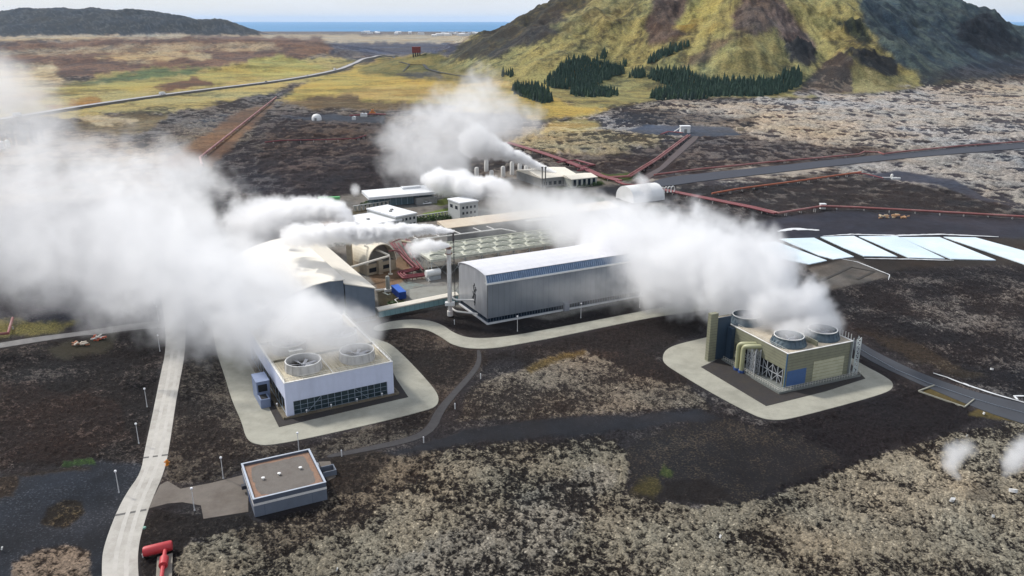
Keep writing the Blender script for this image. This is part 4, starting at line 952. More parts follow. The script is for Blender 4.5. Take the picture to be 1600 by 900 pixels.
# ------------------------------------------------------------------ the long metal turbine hall
GH = frame((761.7, 507), (1007, 462)); W = 60.0
gh = at(GH, 'turbine_hall', 'long grey metal turbine hall with blue clerestory strip and curved silver roof', 'industrial hall')
def seamed(name, c, rough, metal, scale=1.0, ax=0, depth=.25, var=.12):
    m = bpy.data.materials.new(name); m.use_nodes = True; t = m.node_tree; p = t.nodes['Principled BSDF']; p.inputs['Roughness'].default_value = rough; p.inputs['Metallic'].default_value = metal
    tcn = t.nodes.new('ShaderNodeTexCoord'); sp = t.nodes.new('ShaderNodeSeparateXYZ'); t.links.new(tcn.outputs['Object'], sp.inputs[0])
    def M(op, a, b, cl=False):
        n = t.nodes.new('ShaderNodeMath'); n.operation = op; n.use_clamp = cl
        for i, x in enumerate((a, b)):
            if isinstance(x, (int, float)): n.inputs[i].default_value = x
            else: t.links.new(x, n.inputs[i])
        return n.outputs[0]
    s = M('GREATER_THAN', M('FRACT', M('MULTIPLY', sp.outputs[ax], scale), 0), .9)
    n1 = t.nodes.new('ShaderNodeTexNoise'); n1.inputs['Scale'].default_value = .3; n1.inputs['Detail'].default_value = 6
    mpn = t.nodes.new('ShaderNodeMapping'); mpn.inputs['Scale'].default_value = (1.6, 1.6, .5); t.links.new(tcn.outputs['Object'], mpn.inputs[0]); t.links.new(mpn.outputs[0], n1.inputs['Vector'])
    k = M('SUBTRACT', M('ADD', M('MULTIPLY', n1.outputs['Fac'], 4 * var), 1 - 2 * var), M('MULTIPLY', s, depth))
    v = t.nodes.new('ShaderNodeVectorMath'); v.operation = 'SCALE'; v.inputs[0].default_value = c; t.links.new(k, v.inputs['Scale']); t.links.new(v.outputs[0], p.inputs['Base Color'])
    return m
GMET = seamed('silver_grey_cladding', srgb(150, 158, 168, .82), .34, .45, .5, 0, .16, .08)
GMETY = seamed('silver_grey_end_cladding', srgb(186, 188, 192, .85), .4, .35, .6, 1, .14, .12)
GROOF = seamed('silver_roof', srgb(226, 226, 230, .84), .5, .15, .4, 0, .05, .05)
prof = [(0, 1.9), (0, 12.9), (.25, 13.0), (1.25, 15.6), (3.2, 16.3), (7.5, 16.7), (12, 16.5), (16.5, 15.7), (19.6, 14.5), (20.8, 13.2), (21.2, 12), (21.2, .4), (.3, .4), (.3, 1.9)]
mb = MB()   # skin of the long side and back
mb.box(0, 0, 1.9, W, .3, 12.9); mb.box(.003, 20.9, .43, W - .003, 21.18, 13.5); mb.build('side_wall', GMET, gh)
mb = MB()
pe = [(0, 1.9), (0, 12.9), (.25, 13.0), (1.25, 15.6), (4, 16.0), (8, 16.15), (12, 16.0), (16, 15.6), (19.4, 15.0), (20.7, 14.5), (21.2, 13.6), (21.2, 1.9)]
mb.extrude([(y, z - (.01 if z > 12 else 0)) for y, z in pe], -.003, .3, 'x'); ew = mb.build('end_wall', GMETY, gh)
mb = MB(); mb.extrude([(y, z - .01) for y, z in pe], W - .3, W + .003, 'x'); mb.build('end_wall', GMETY, gh)
mb = MB(); rp0 = [(1.25, 15.6), (3.2, 16.3), (7.5, 16.7), (12, 16.5), (16.5, 15.7), (19.6, 14.5), (20.8, 13.2), (21.25, 12)]
mb.extrude([(1.0, 15.75), (4, 16.2), (8, 16.35), (12, 16.2), (16, 15.8), (19.5, 15.2), (20.9, 14.65), (21.45, 13.6), (21.23, 13.6), (20.7, 14.5), (19.4, 15.0), (16, 15.6), (12, 16.0), (8, 16.15), (4, 16.0), (1.25, 15.55)], -.25, W + .25, 'x')
mb.build('roof', GROOF, gh)
mb = MB(); mb.extrude([(.32, 13.3), (1.22, 15.5), (1.4, 15.5), (.5, 13.2)], .2, W - .2, 'x'); cl = mb.build('clerestory', mat('blue_clerestory', srgb(84, 110, 142, .85), .25, .1, .3, 1.2, dirt=srgb(160, 180, 205, .9), dirt_amt=.55, streak=(6, 1, .3), dirt_scale=1.0), gh)
mb = MB()
n = 78
for i in range(n + 1):
    x = .25 + (W - .5) * i / n; mb.bar((x, .24, 13.30), (x, 1.16, 15.48), .06)
mb.bar((.2, .25, 13.36), (W - .2, .25, 13.36), .09); mb.build('mullion', mat('mullion', (.32, .40, .50), .4, .3), cl)
mb = MB(); mb.extrude([(-.35, 12.9), (-.35, 13.3), (.35, 13.34), (.35, 12.9)], -.3, W + .3, 'x'); mb.box(-.3, -.05, 13.3, -.05, 1.1, 13.45); mb.bar((-.12, .1, 13.3), (-.12, 1.1, 15.7), .28); mb.build('trim', WHITE, gh)
mb = MB(); mb.box(.35, .4, .45, W - .35, 20.8, 1.88); gl_ = mb.build('base_glazing', GLASS, gh)
mb = MB()
for i in range(61):
    x = .2 + (W - .4) * i / 60; mb.box(x - .06, .25, .45, x + .06, .38, 1.88)
for i in range(22):
    y = .3 + 20.4 * i / 21; mb.box(.2, y - .06, .45, .33, y + .06, 1.88)
mb.box(.18, .24, .44, W - .18, .39, .52); mb.box(.19, .395, .44, .34, 20.85, .52)
mb.build('mullion', mat('mullion_dark', (.10, .13, .18), .4, .3), gl_)
mb = MB(); mb.box(-.25, -.25, -.2, W + .25, 21.4, .42); mb.build('plinth', mat('plinth_pale', (.52, .53, .54), .8), gh)
mb = MB(); mb.box(27.3, -1.3, .1, 29.1, -.26, 2.9); mb.box(29.5, -.12, 2.6, 30.6, -.003, 3.5); mb.build('entrance', mat('grey_door', (.2, .22, .26), .6), gh)
mb = MB()      # dark relief figures on the end wall
for (y, z, l, a) in ((9.6, 9.0, 2.2, 70), (8.8, 8.0, 2.4, 110), (9.9, 7.0, 2.0, 60), (8.6, 6.3, 2.2, 100), (9.6, 5.2, 2.0, 75), (8.2, 9.4, 1.3, 40), (10.4, 6.0, 1.5, 130), (9.2, 10.4, .9, 90), (9.0, 4.2, 1.6, 110)):
    dy, dz = math.cos(R(a)) * l / 2, math.sin(R(a)) * l / 2; mb.bar((-.06, y - dy, z - dz), (-.06, y + dy, z + dz), .12, .42)
mb.build('wall_relief', mat('relief_dark', (.03, .032, .036), .5), ew)

# steam stack and mast at its left end
st = thing('steam_stack', (*G(703.5, 493), 0), 'tall rust streaked white exhaust stack beside the metal turbine hall', 'stack')
SW = mat('streaked_white', (.66, .65, .62), .6, 0, .08, 1.2, dirt=srgb(150, 104, 80, .8), dirt_amt=.7, streak=True, dirt_scale=.8)
mb = MB(); mb.lathe(0, 0, [(.95, 0), (.95, 1.6), (.72, 1.8), (.70, 21.0), (.78, 21.0), (.78, 22.2), (.55, 22.2), (.55, 20)], 20, cap_bot=True); mb.build('shaft', SW, st, smooth=True)
mb = MB(); mb.lathe(0, 0, [(1.15, 20.6), (1.15, 20.75), (.8, 20.75)], 16); mb.build('collar', RUST, st); mb = MB(); mb.lathe(0, 0, [(.8, 22.15), (.98, 22.25), (.98, 22.6), (.7, 22.6)], 16); mb.build('cap', RUST, st)
mb = MB(); mb.box(-1.5, -1.0, 3.6, 1.5, .9, 4.6); mb.build('valve_box', WHITE, st)
ms = thing('mast', (*G(711, 489), 0), 'slim dark lattice mast next to the white exhaust stack', 'mast')
mb = MB(); Hm = 25.5
for a in range(3):
    x, y = .28 * math.cos(2.1 * a), .28 * math.sin(2.1 * a); mb.bar((x, y, 0), (x * .6, y * .6, Hm), .09)
for k in range(32):
    z = k * .8
    for a in range(3):
        s0, s1 = 1 - .4 * z / Hm, 1 - .4 * (z + .8) / Hm
        mb.bar((.28 * math.cos(2.1 * a) * s0, .28 * math.sin(2.1 * a) * s0, z), (.28 * math.cos(2.1 * a + 2.1) * s1, .28 * math.sin(2.1 * a + 2.1) * s1, z + .8), .05)
mb.build('lattice', mat('mast_steel', srgb(96, 92, 92, .7), .7, .3), ms)
mb = MB(); mb.tube([(0, 0, Hm - 1.5), (0, 0, Hm + 1.2)], .3, 10); mb.build('nozzle', mat('dark_nozzle', (.05, .04, .04), .7), ms)
ep = thing('connecting_pipes', (*G(704, 489), 0), 'pair of white pipes running from the exhaust stack into the turbine hall end', 'pipes')
A0_ = Vector((*G(704, 489), 0))
dxl = Vector((*rot(1, 0, TH), 0)); dyl = Vector((*rot(0, 1, TH), 0))
for z, k in ((5.0, 0.0), (1.1, .4)):
    p0 = Vector((0, 0, 0)); e = Vector((GH[0], GH[1], 0)) + dyl * (9.5 - k * 6) - A0_
    c_ = p0 + dxl * .8 - dyl * 2.2
    mb = MB(); mb.tube([p0 + Vector((0, 0, z + .6)) + dxl * .4, c_ + Vector((0, 0, z)), (c_ + e) / 2 + Vector((0, 0, z + .1)), e + Vector((0, 0, z + .1))], .30, 12, bend=1.2); mb.build('pipe', PIPEW, ep, smooth=True)

# teal duct between the halls
dA = Vector((*G(591, 497), 0)); dB = Vector((*G(703, 474), 0)); dl = (dB - dA).length + 3.2
td = thing('covered_walkway', dA, 'low teal panelled walkway with white roof linking the two big halls', 'walkway', rz=math.atan2(dB.y - dA.y, dB.x - dA.x))
mb = MB(); mb.box(.3, 0, .1, dl, 2.6, 2.2); tw = mb.build('wall', mat('teal_panel', srgb(132, 168, 172, .85), .5, 0, .1, .8, dirt=srgb(170, 192, 192, .8), dirt_amt=.5, streak=(1, 1, .2)), td)
mb = MB(); mb.extrude([(-.35, 2.203), (-.35, 2.6), (1.3, 3.1), (2.95, 2.6), (2.95, 2.203)], .1, dl + .1, 'x'); mb.build('roof', CREAM, td)
mb = MB()
for i in range(16): x = .6 + i * (dl - 1) / 16; mb.box(x, -.04, .1, x + .08, -.003, 2.2)
mb.box(.4, -.045, 2.02, dl - .2, -.004, 2.12); mb.build('seam', mat('teal_dark', srgb(80, 110, 112, .8)), tw)

# ------------------------------------------------------------------ hall with the cream roof (left)
HL = (G(587.5, 500)[0], G(587.5, 500)[1], TH)
hl = at(HL, 'power_hall', 'large hall with broad cream roof in two levels, half hidden by steam', 'industrial hall')
DPH = 58.5
HW = mat('slate_wall', srgb(112, 124, 138, .8), .6, 0, .08, .4, dirt=srgb(84, 92, 104, .7), dirt_amt=.4, streak=True)
mb = MB(); mb.extrude([(-9.3, 1.6), (-9.3, 13.3), (0, 10.5), (0, 1.6)], 0, DPH, 'y'); mb.build('low_wing_wall', HW, hl)
mb = MB(); mb.extrude([(-9.5, 13.4), (-9.5, 13.72), (.35, 10.75), (.35, 10.42)], -.35, DPH + .3, 'y'); mb.build('low_wing_roof', CREAM, hl)
arc = [(-9.6, 14.9), (-14, 15.1), (-19, 14.6), (-25, 13.2), (-31, 11.0), (-36, 8.6)]
mb = MB(); mb.extrude([(-9.61, 0), (-9.61, 14.6)] + [(x, z - .25) for x, z in arc] + [(-36, 0)], .2, DPH - .5, 'y'); mb.build('main_wall', HW, hl)
mb = MB(); mb.extrude(arc[::-1] + [(-9.2, 15.0), (-9.2, 14.7)] + [(x, z - .24) for x, z in arc], -.3, DPH, 'y'); mb.build('main_roof', mat('cream_roof', srgb(232, 226, 214, .84), .65, 0, .04, .15, dirt=srgb(222, 216, 204, .82), dirt_amt=.3, dirt_scale=.3), hl, smooth=True)
mb = MB(); mb.box(-9.2, .3, .3, -.3, DPH - .3, 1.6); wn = mb.build('base_glazing', GLASS, hl)
mb = MB()
for i in range(9): mb.box(-9.1 + i * 1.1, .12, .2, -9.0 + i * 1.1, .29, 1.6)
mb.box(-9.3, .0, -.2, 0.1, .3, .3); mb.build('sill', mat('mullion_dark', (.1, .13, .18)), wn)

# ------------------------------------------------------------------ barrel vaulted building
BV = frame((574, 431), (622, 420)); wv = 12.8
bv = at(BV, 'vaulted_building', 'cream barrel vaulted building open at its front arch', 'building')
BV2 = mat('tan_wall', srgb(190, 176, 152, .8), .8, 0, .1, .6, dirt=srgb(150, 116, 84, .7), dirt_amt=.5)
mb = MB(); mb.box(0, 0, 0, wv, .4, 4.0); mb.box(0, .403, 0, .4, 13, 4.0); mb.box(wv - .4, .403, 0, wv, 13, 4.0); mb.box(.403, 12.6, 0, wv - .403, 13, 4.0); mb.build('base_wall', BV2, bv)
mb = MB(); mb.box(.9, -.05, .9, 4.0, -.003, 2.6); mb.build('opening', DARK, bv)
mb = MB(); mb.box(6.4, -.05, 1.2, 10.4, -.003, 2.7); mb.build('opening', DARK, bv)
mb = MB(); mb.box(4.3, -1.6, 0, 6.0, -.053, 5.2); mb.build('buttress', BV2, bv)
va = [(wv / 2 - wv / 2 * math.cos(math.pi * k / 20), 4.0 + 7.2 * math.sin(math.pi * k / 20)) for k in range(21)]
vi = [(wv / 2 - (wv / 2 - .35) * math.cos(math.pi * k / 20), 4.0 + 6.85 * math.sin(math.pi * k / 20)) for k in range(21)]
mb = MB()
for k in range(20):
    a, b, c, d = va[k], va[k + 1], vi[k + 1], vi[k]
    mb.add([(a[0], -.6, a[1]), (b[0], -.6, b[1]), (c[0], -.6, c[1]), (d[0], -.6, d[1]), (a[0], 13, a[1]), (b[0], 13, b[1]), (c[0], 13, c[1]), (d[0], 13, d[1])], [(0, 1, 2, 3), (7, 6, 5, 4), (0, 4, 5, 1), (3, 2, 6, 7)])
mb.build('vault', mat('cream_vault', srgb(232, 222, 200, .82), .6, 0, .06, .4, dirt=srgb(190, 172, 136, .7), dirt_amt=.45), bv)
mb = MB(); mb.add([(x, 4.0, z) for x, z in vi] , [tuple(range(21))]); mb.box(.4, .4, 3.9, wv - .4, 4.0, 3.98); mb.build('inner_wall', mat('inner_grey', srgb(150, 144, 136, .75), .8, 0, .15, .8), bv)
cp = thing('cream_pipework', (*G(553, 430), 0), 'cream pipe bending in front of the vaulted building on a leg', 'pipes')
o0 = Vector((*G(553, 430), 0)); X_ = lambda x, y, z: Vector((BV[0], BV[1], 0)) + Vector((*rot(x, y, BV[2]), z)) - o0
mb = MB(); mb.tube([X_(-9, -4, 6.0), X_(7.6, -4.2, 7.2), X_(6.0, 1.0, 8.4), X_(6.0, 3.8, 8.2)], .42, 12, bend=1.0); mb.build('pipe', CREAM, cp, smooth=True)
mb = MB(); mb.tube([X_(7.4, -4.2, 7.0), X_(7.4, -4.2, 0)], .26, 10); q = X_(7.4, -4.2, 0); mb.box(q.x - .8, q.y - .5, 0, q.x + .8, q.y + .5, .4); mb.build('support', CREAM, cp)
mb = MB(); mb.tube([X_(9.5, -.3, 7.8), X_(13, -1.5, 7.8), X_(17, -8, 1.4)], .28, 10, bend=1); mb.build('branch_pipe', RED2, cp, smooth=True)
tp = thing('duct_tower', (*G(548, 425), 0), 'tan square duct tower with curved cream pipe at its top', 'tower')
mb = MB(); mb.box(-1.0, -.8, 0, 1.0, .8, 13.5); mb.build('shaft', BV2, tp)
mb = MB(); mb.tube([(0, 0, 13.5), (0, 0, 14.8), (3.2, 1.5, 14.8), (4.2, 2, 11.5)], .34, 10, bend=1.0); mb.build('pipe', CREAM, tp, smooth=True)

# ------------------------------------------------------------------ pipe loops and tanks in the yard
rl = thing('expansion_loops', (*G(640, 430), 0), 'three nested dark red pipe loops in the middle of the yard', 'pipes')
o0 = Vector((*G(640, 430), 0))
for i, pl in enumerate(([(610, 380), (632, 404), (648, 419), (620, 425), (630, 435), (669, 430)], [(616, 380), (634.5, 403.5), (652, 419.5), (624.5, 426), (632.5, 432.6), (668, 428.5)], [(622, 380), (639, 404), (656, 420), (630, 426.8), (635, 430.4), (667, 427)])):
    mb = MB(); mb.tube([V(x, y, 1.7 + .0 * i) - o0 for x, y in pl], .34, 12, bend=1.0); mb.build('pipe', RED, rl, smooth=True)
for pl in ([(629, 379), (645, 401), (661, 421)], [(634, 373), (634, 382), (650, 398)], [(639, 375), (655, 393)]):
    mb = MB(); mb.tube([V(x, y, 2.6) - o0 for x, y in pl], .33, 12, bend=1.0); mb.build('pipe', RED, rl, smooth=True)
for x, y in ((622, 394), (640, 411), (628, 424), (640, 433), (655, 431), (640, 423), (634, 402), (650, 416)):
    p = V(x, y, 1.2) - o0; mb = MB(); mb.box(p.x - 1.1, p.y - .12, 0, p.x - .9, p.y + .12, 1.25); mb.box(p.x + .9, p.y - .12, 0, p.x + 1.1, p.y + .12, 1.25); mb.box(p.x - 1.3, p.y - .12, 1.253, p.x + 1.3, p.y + .12, 1.4); mb.build('support', mat('red_steel', srgb(120, 44, 50, .8), .7), rl)
mb = MB()
for (x0, y0), (x1, y1) in (((612, 379), (628, 372)), ((631, 371), (650, 388)), ((612, 379), (618, 388))):
    for z in (2.4, 4.2): mb.bar(V(x0, y0, z) - o0, V(x1, y1, z) - o0, .3)
mb.build('pipe_rack', mat('red_steel', srgb(120, 44, 50, .8)), rl)
mb = MB(); mb.tube([V(628, 377, 4.6) - o0, V(643, 379, 4.6) - o0], .5, 10); mb.build('beam', mat('tan_beam', srgb(180, 166, 140, .8)), rl)
tkA = V(668, 440, 0); tkB = V(690, 436, 0)
tk = thing('horizontal_tank', tkA, 'white horizontal tank on a grey base at the end of the red loops', 'tank', rz=math.atan2((tkB - tkA).y, (tkB - tkA).x)); Lk = (tkB - tkA).length
mb = MB(); mb.tube([(0, 1.2, 2.6), (.25, 1.2, 2.6), (Lk - .2, 1.2, 2.6), (Lk, 1.2, 2.6)], [1.1, 1.3, 1.3, 1.1], 22); mb.build('shell', WHITE, tk, smooth=True)
mb = MB(); mb.box(.3, .1, 0, Lk - .2, 2.3, 1.5); mb.build('base', mat('grey_block', (.34, .36, .37), .8), tk)
mb = MB(); mb.tube([(-1.0, -.4, 2.2), (.5, -1.2, .6)], .22, 10); mb.tube([(-.2, -1.4, .4), (.6, .1, 1.8)], .12, 8); mb.build('valve', PIPEW, tk)
cA_ = V(624, 469, 0)
bc = thing('container', cA_, 'bright blue corrugated container standing in the yard', 'container', rz=TH - R(2))
BLU = mat('lit_blue_container', srgb(20, 92, 190, .8), .5, 0, .08, .6)  # container blue as lit from above, for the roof
BLU2 = mat('shaded_blue_container', srgb(16, 60, 140, .75), .55, 0, .1, .6)  # same blue with the shade of the sides put into it
mb = MB(); mb.box(.1, .1, .2, 2.5, 8.9, 2.62)
for i in range(28): y = .2 + i * .31; mb.box(0.02, y, .3, .1, y + .15, 2.5); mb.box(2.5, y, .3, 2.58, y + .15, 2.5)
mb.build('body', BLU2, bc)
mb = MB(); mb.box(0, 0, 2.623, 2.6, 9, 2.75); mb.build('roof', BLU, bc)
mb = MB()
for x in (.05, 1.3): mb.box(x, -.03, .25, x + 1.2, .095, 2.6)
mb.build('door', BLU2, bc)
cv = thing('vertical_tank', (*G(606.5, 455), 0), 'slim grey upright cylinder tank behind the blue container', 'tank')
mb = MB(); mb.lathe(0, 0, [(.75, 0), (.75, 5.0), (.6, 5.5), (.2, 5.7)], 18, cap_top=True, cap_bot=True); mb.build('shell', mat('tank_grey', srgb(160, 160, 150, .8), .6, .1, .08, 1), cv, smooth=True)
mb = MB(); mb.box(-1.2, -1.0, 0, 1.4, .9, .9); mb.tube([(-1, 0, .8), (-4.4, -1.2, .8)], .2, 8); mb.tube([(1, -.6, .9), (2.4, -1.4, 1.1), (3.6, -1.6, .8)], .2, 8); mb.build('fitting', PIPEW, cv)
zp = thing('zigzag_pipe', (*G(622, 474), 0), 'thin white zigzag pipe in front of the blue container', 'pipe')
o0 = V(622, 474); mb = MB(); mb.tube([V(x, y, .5) - o0 for x, y in ((626, 464), (617, 468), (622, 474), (630, 478))], .16, 8); mb.build('pipe', PIPEW, zp)

# ------------------------------------------------------------------ air cooled condenser deck on steel legs
AC = frame((674, 437), th=TH); ac = at(AC, 'condenser_deck', 'wide pale condenser deck full of round fans raised on steel legs', 'cooling deck')
La, Da, Ha = 62.0, 20.5, 6.6
mb = MB(); mb.box(0, 0, Ha, La, Da, Ha + .5); mb.box(-.15, -.15, Ha + .5, La + .15, .1, Ha + 1.0); mb.box(-.15, Da - .1, Ha + .5, La + .15, Da + .15, Ha + 1.0); mb.box(-.15, .103, Ha + .5, .1, Da - .103, Ha + 1.0); mb.box(La - .1, .103, Ha + .5, La + .15, Da - .103, Ha + 1.0)
mb.build('deck', mat('pale_deck', srgb(214, 214, 200, .84), .8, 0, .1, .6, dirt=srgb(140, 138, 118, .7), dirt_amt=.6, dirt_scale=.7), ac)
for j in range(3):
    for i in range(9):
        x = 4.0 + i * 6.8 + (3.4 if j % 2 else 0); y = 3.6 + j * 6.6
        if x > La - 3: continue
        mb = MB(); mb.lathe(x, y, [(3.15, Ha + .5), (2.9, Ha + 1.15), (2.75, Ha + 1.15), (2.75, Ha + .62), (.5, Ha + .62), (.4, Ha + 1.0), (0, Ha + 1.0)], 24)
        o = mb.build('fan_ring', mat('fan_ring', srgb(196, 198, 184, .8), .8, 0, .1, 1), ac, smooth=True)
        mb = MB(); mb.lathe(x, y, [(.55, Ha + .7), (2.7, Ha + .7)], 24)
        mb.build('guard', mat('fan_guard', srgb(150, 152, 142, .75), .8, 0, .25, 2), o)
mb = MB()
for i in range(10):
    for y in (.5, Da - .5): x = .5 + i * (La - 1) / 9; MB().box(x - .15, y - .15, 0, x + .15, y + .15, Ha - .003).build('leg', mat('frame_grey', (.36, .38, .38), .6, .3), ac)
for i in range(9):
    x0, x1 = .5 + i * (La - 1) / 9, .5 + (i + 1) * (La - 1) / 9; mb.bar((x0, .5, .2), (x1, .5, Ha - .2), .16); mb.bar((x1, .5, .2), (x0, .5, Ha - .2), .16)
for y0, y1 in ((.5, 7), (7, 13.5), (13.5, 20)): mb.bar((.5, y0, .2), (.5, y1, Ha), .16); mb.bar((.5, y1, .2), (.5, y0, Ha), .16); pass
mb.build('steel_frame', mat('frame_grey', (.36, .38, .38), .6, .3), ac)
pp = thing('rooftop_pipework', (AC[0], AC[1], 0), 'thin white pipe manifold behind the condenser deck', 'pipes', rz=TH)
mb = MB(); mb.tube([(2, Da + 1.5, Ha + 3), (16, Da + 1.5, Ha + 3), (40, Da + 1.5, Ha + 3), (45, Da - 2, Ha + 2)], .25, 8)
for x in (4, 13, 22, 31, 37): mb.tube([(x, Da + 1.5, Ha + 3), (x - 1.5, Da + 6, Ha + 3.6)], .2, 8)
mb.tube([(52, Da + 3, Ha + 4.5), (60, Da + 1, Ha + 5), (62, Da - 1.5, Ha + 5), (62, Da - 1.5, Ha + .5)], .45, 10, bend=1.2)
mb.build('pipe', PIPEW, pp)
# long beige roofed hall behind the deck
def hall(name, label, a, W, D, H, roofm, wallm, gable=0.0, over=.3, cat='building', th=None, wins=None, lean=0.0):
    fr = (G(*a)[0], G(*a)[1], TH if th is None else th)
    o = at(fr, name, label, cat)
    mb = MB(); mb.box(0, 0, -.2, W, D, H); mb.build('wall', wallm, o)
    mb = MB()
    if gable: mb.extrude([(-over, H + .003), (-over, H + .25), (D / 2, H + gable + .25), (D + over, H + .25), (D + over, H + .003)], -over, W + over, 'x')
    else: mb.extrude([(-over, H + .003), (-over, H + .35), (D + over, H + .35 + lean), (D + over, H + .003)], -over, W + over, 'x')
    mb.build('roof', roofm, o)
    for (face, x0, x1, z0, z1, n) in (wins or []):
        for i in range(n):
            w_ = (x1 - x0) / n; a0 = x0 + i * w_ + w_ * .22; a1 = x0 + (i + 1) * w_ - w_ * .22; mb = MB()
            if face == 'f': mb.box(a0, -.07, z0, a1, -.003, z1)
            else: mb.box(-.07, a0, z0, -.003, a1, z1)
            mb.build('window', GLASS, o)
    return o, fr
BEI = mat('beige_roof', srgb(214, 200, 178, .8), .75, 0, .05, .2, dirt=srgb(190, 160, 132, .75), dirt_amt=.5, dirt_scale=.08)
LGW = mat('light_grey_wall', srgb(186, 188, 186, .85), .7, 0, .06, .4)
GRW = mat('mid_grey_wall', srgb(150, 150, 148, .8), .7, 0, .08, .4, dirt=srgb(120, 116, 110, .7), dirt_amt=.4)
hall('boiler_hall', 'long low hall with plain beige roof between lawn and condenser deck', (699, 380), 88, 9.5, 6.3, BEI, GRW, over=.4, lean=1.0)
# offices
WR = mat('white_roof', srgb(232, 234, 236, .86), .7, 0, .04, .3, dirt=srgb(180, 180, 180, .8), dirt_amt=.3)
def flat_block(name, label, a, b, c, H, base, wins, roofm=WR, wallm=LGW, cat='office building', vents=0):
    """a, b, c = photo places of three roof corners: left, front, right"""
    A = Vector(G(*a, H)); B = Vector(G(*b, H)); C_ = Vector(G(*c, H)); th = math.atan2((C_ - B).y, (C_ - B).x)
    W = (C_ - B).length; D = abs((A - B).dot(Vector((-math.sin(th), math.cos(th)))))
    o = thing(name, (B.x, B.y, base), label, cat, rz=th)
    mb = MB(); mb.box(.25, .25, -.2 - base, W - .25, D - .25, H - .6 - base); mb.build('wall', wallm, o)
    mb = MB(); mb.box(0, 0, H - .597 - base, W, D, H - base); mb.build('roof', roofm, o)
    for (face, x0, x1, z0, z1, n) in wins:
        L_ = W if face == 'f' else D
        for i in range(n):
            w_ = (x1 - x0) * L_ / n; a0 = x0 * L_ + i * w_ + w_ * .25; a1 = x0 * L_ + (i + 1) * w_ - w_ * .25; mb = MB()
            if face == 'f': mb.box(a0, .19, z0, a1, .247, z1)
            else: mb.box(.19, a0, z0, .247, a1, z1)
            mb.build('window', GLASS, o)
    for i in range(vents):
        x, y = W * (.3 + .2 * i), D * (.4 + .1 * i); mb = MB(); mb.box(x, y, H - base + .003, x + 1.2, y + 1, H - base + .6); mb.build('roof_hatch', GRW, o)
    return o
flat_block('office_building', 'white flat roofed office block in front of its higher neighbour', (549, 336.5), (570, 352), (629, 342.5), 4.6, 0, [('f', .05, .95, 2.2, 3.5, 7), ('s', .1, .9, 2.2, 3.4, 3)], vents=1)
flat_block('office_building', 'higher white flat roofed office block with windows on its right face', (577, 324.5), (618, 338.5), (652, 332), 6.2, 0, [('f', .05, .95, 3.4, 4.6, 5), ('f', .05, .95, .8, 2.0, 5)], vents=2)
flat_block('square_building', 'square white building with small dark windows right of the lawns', (703, 309.5), (718, 317), (748, 313), 9.5, 0, [('f', .1, .9, 6.2, 7.4, 4), ('f', .1, .9, 3.6, 4.8, 4), ('f', .1, .9, 1.0, 2.2, 4), ('s', .1, .9, 5.8, 7.4, 2)])
# restaurant with the wedge roof
ra = G(582, 324); rs = thing('pavilion', (*ra, 0), 'pale pavilion with a thin white wedge roof floating over glass walls', 'building', rz=TH - R(3))
mb = MB(); mb.box(0, 0, 0, 32, 9, 3.8); mb.build('glass_wall', mat('pavilion_glass', srgb(96, 120, 132, .8), .3, 0, .2, .3), rs)
mb = MB(); mb.extrude([(-3.2, 4.6), (-3.2, 5.9), (10.5, 7.0), (10.5, 5.4)], -2.5, 33, 'x'); mb.build('roof', WR, rs)
mb = MB(); mb.box(2, .5, 3.803, 31, 9.2, 4.9); mb.build('upper_band', mat('slate_band', srgb(70, 84, 100, .7)), rs)
mb = MB(); mb.box(18, 6, 6.6, 28, 9, 7.6); mb.build('roof_box', WR, rs)
mb = MB(); mb.box(22, -4.5, 0, 33, -.003, 3.3); mb.build('annex', GRW, rs)
mb = MB()
for i in range(11): mb.box(.4 + 3.0 * i, -.12, 0, .6 + 3.0 * i, -.003, 3.8)
mb.build('mullion', mat('mullion', (.32, .40, .50)), rs)
def pillar_fence(label, a, b, h, n, name='fence'):
    A, B = V(*a), V(*b); th = math.atan2((B - A).y, (B - A).x); L_ = (B - A).length
    o = thing(name, A, label, 'wall', rz=th)
    mb = MB(); mb.box(0, 0, h - .35, L_, .6, h); mb.build('coping', LGW, o)
    for i in range(n):
        x = L_ * i / n; mb = MB(); mb.box(x + .3, .1, 0, x + L_ / n * .72, .5, h - .353); mb.build('panel', mat('fence_panel', srgb(168, 166, 158, .8), .8), o)
    return o
pillar_fence('pale screen wall with dark slots in front of the pavilion', (553, 331), (610, 322), 3.0, 9)
pillar_fence('pale screen wall with dark slots right of the pavilion', (668, 312), (705, 307), 3.2, 6)
pillar_fence('grey slatted wall between lawn and beige hall', (650, 345), (718, 335), 2.4, 14)
# rear gabled halls
hall('workshop', 'white gabled hall whose roof lies under the rear steam jet', (846, 293), 24, 30, 5.0, CREAM, GRW, gable=2.2, wins=[('f', 1, 20, 1, 3, 6)])
hall('workshop', 'cream roofed hall with panelled wall at the rear right of the plant', (893, 293.5), 17, 14, 4.6, CREAM, mat('panel_wall', srgb(176, 178, 170, .82), .7, 0, .08, .3), gable=1.2, wins=[('f', .5, 16.5, .6, 4.3, 5)])
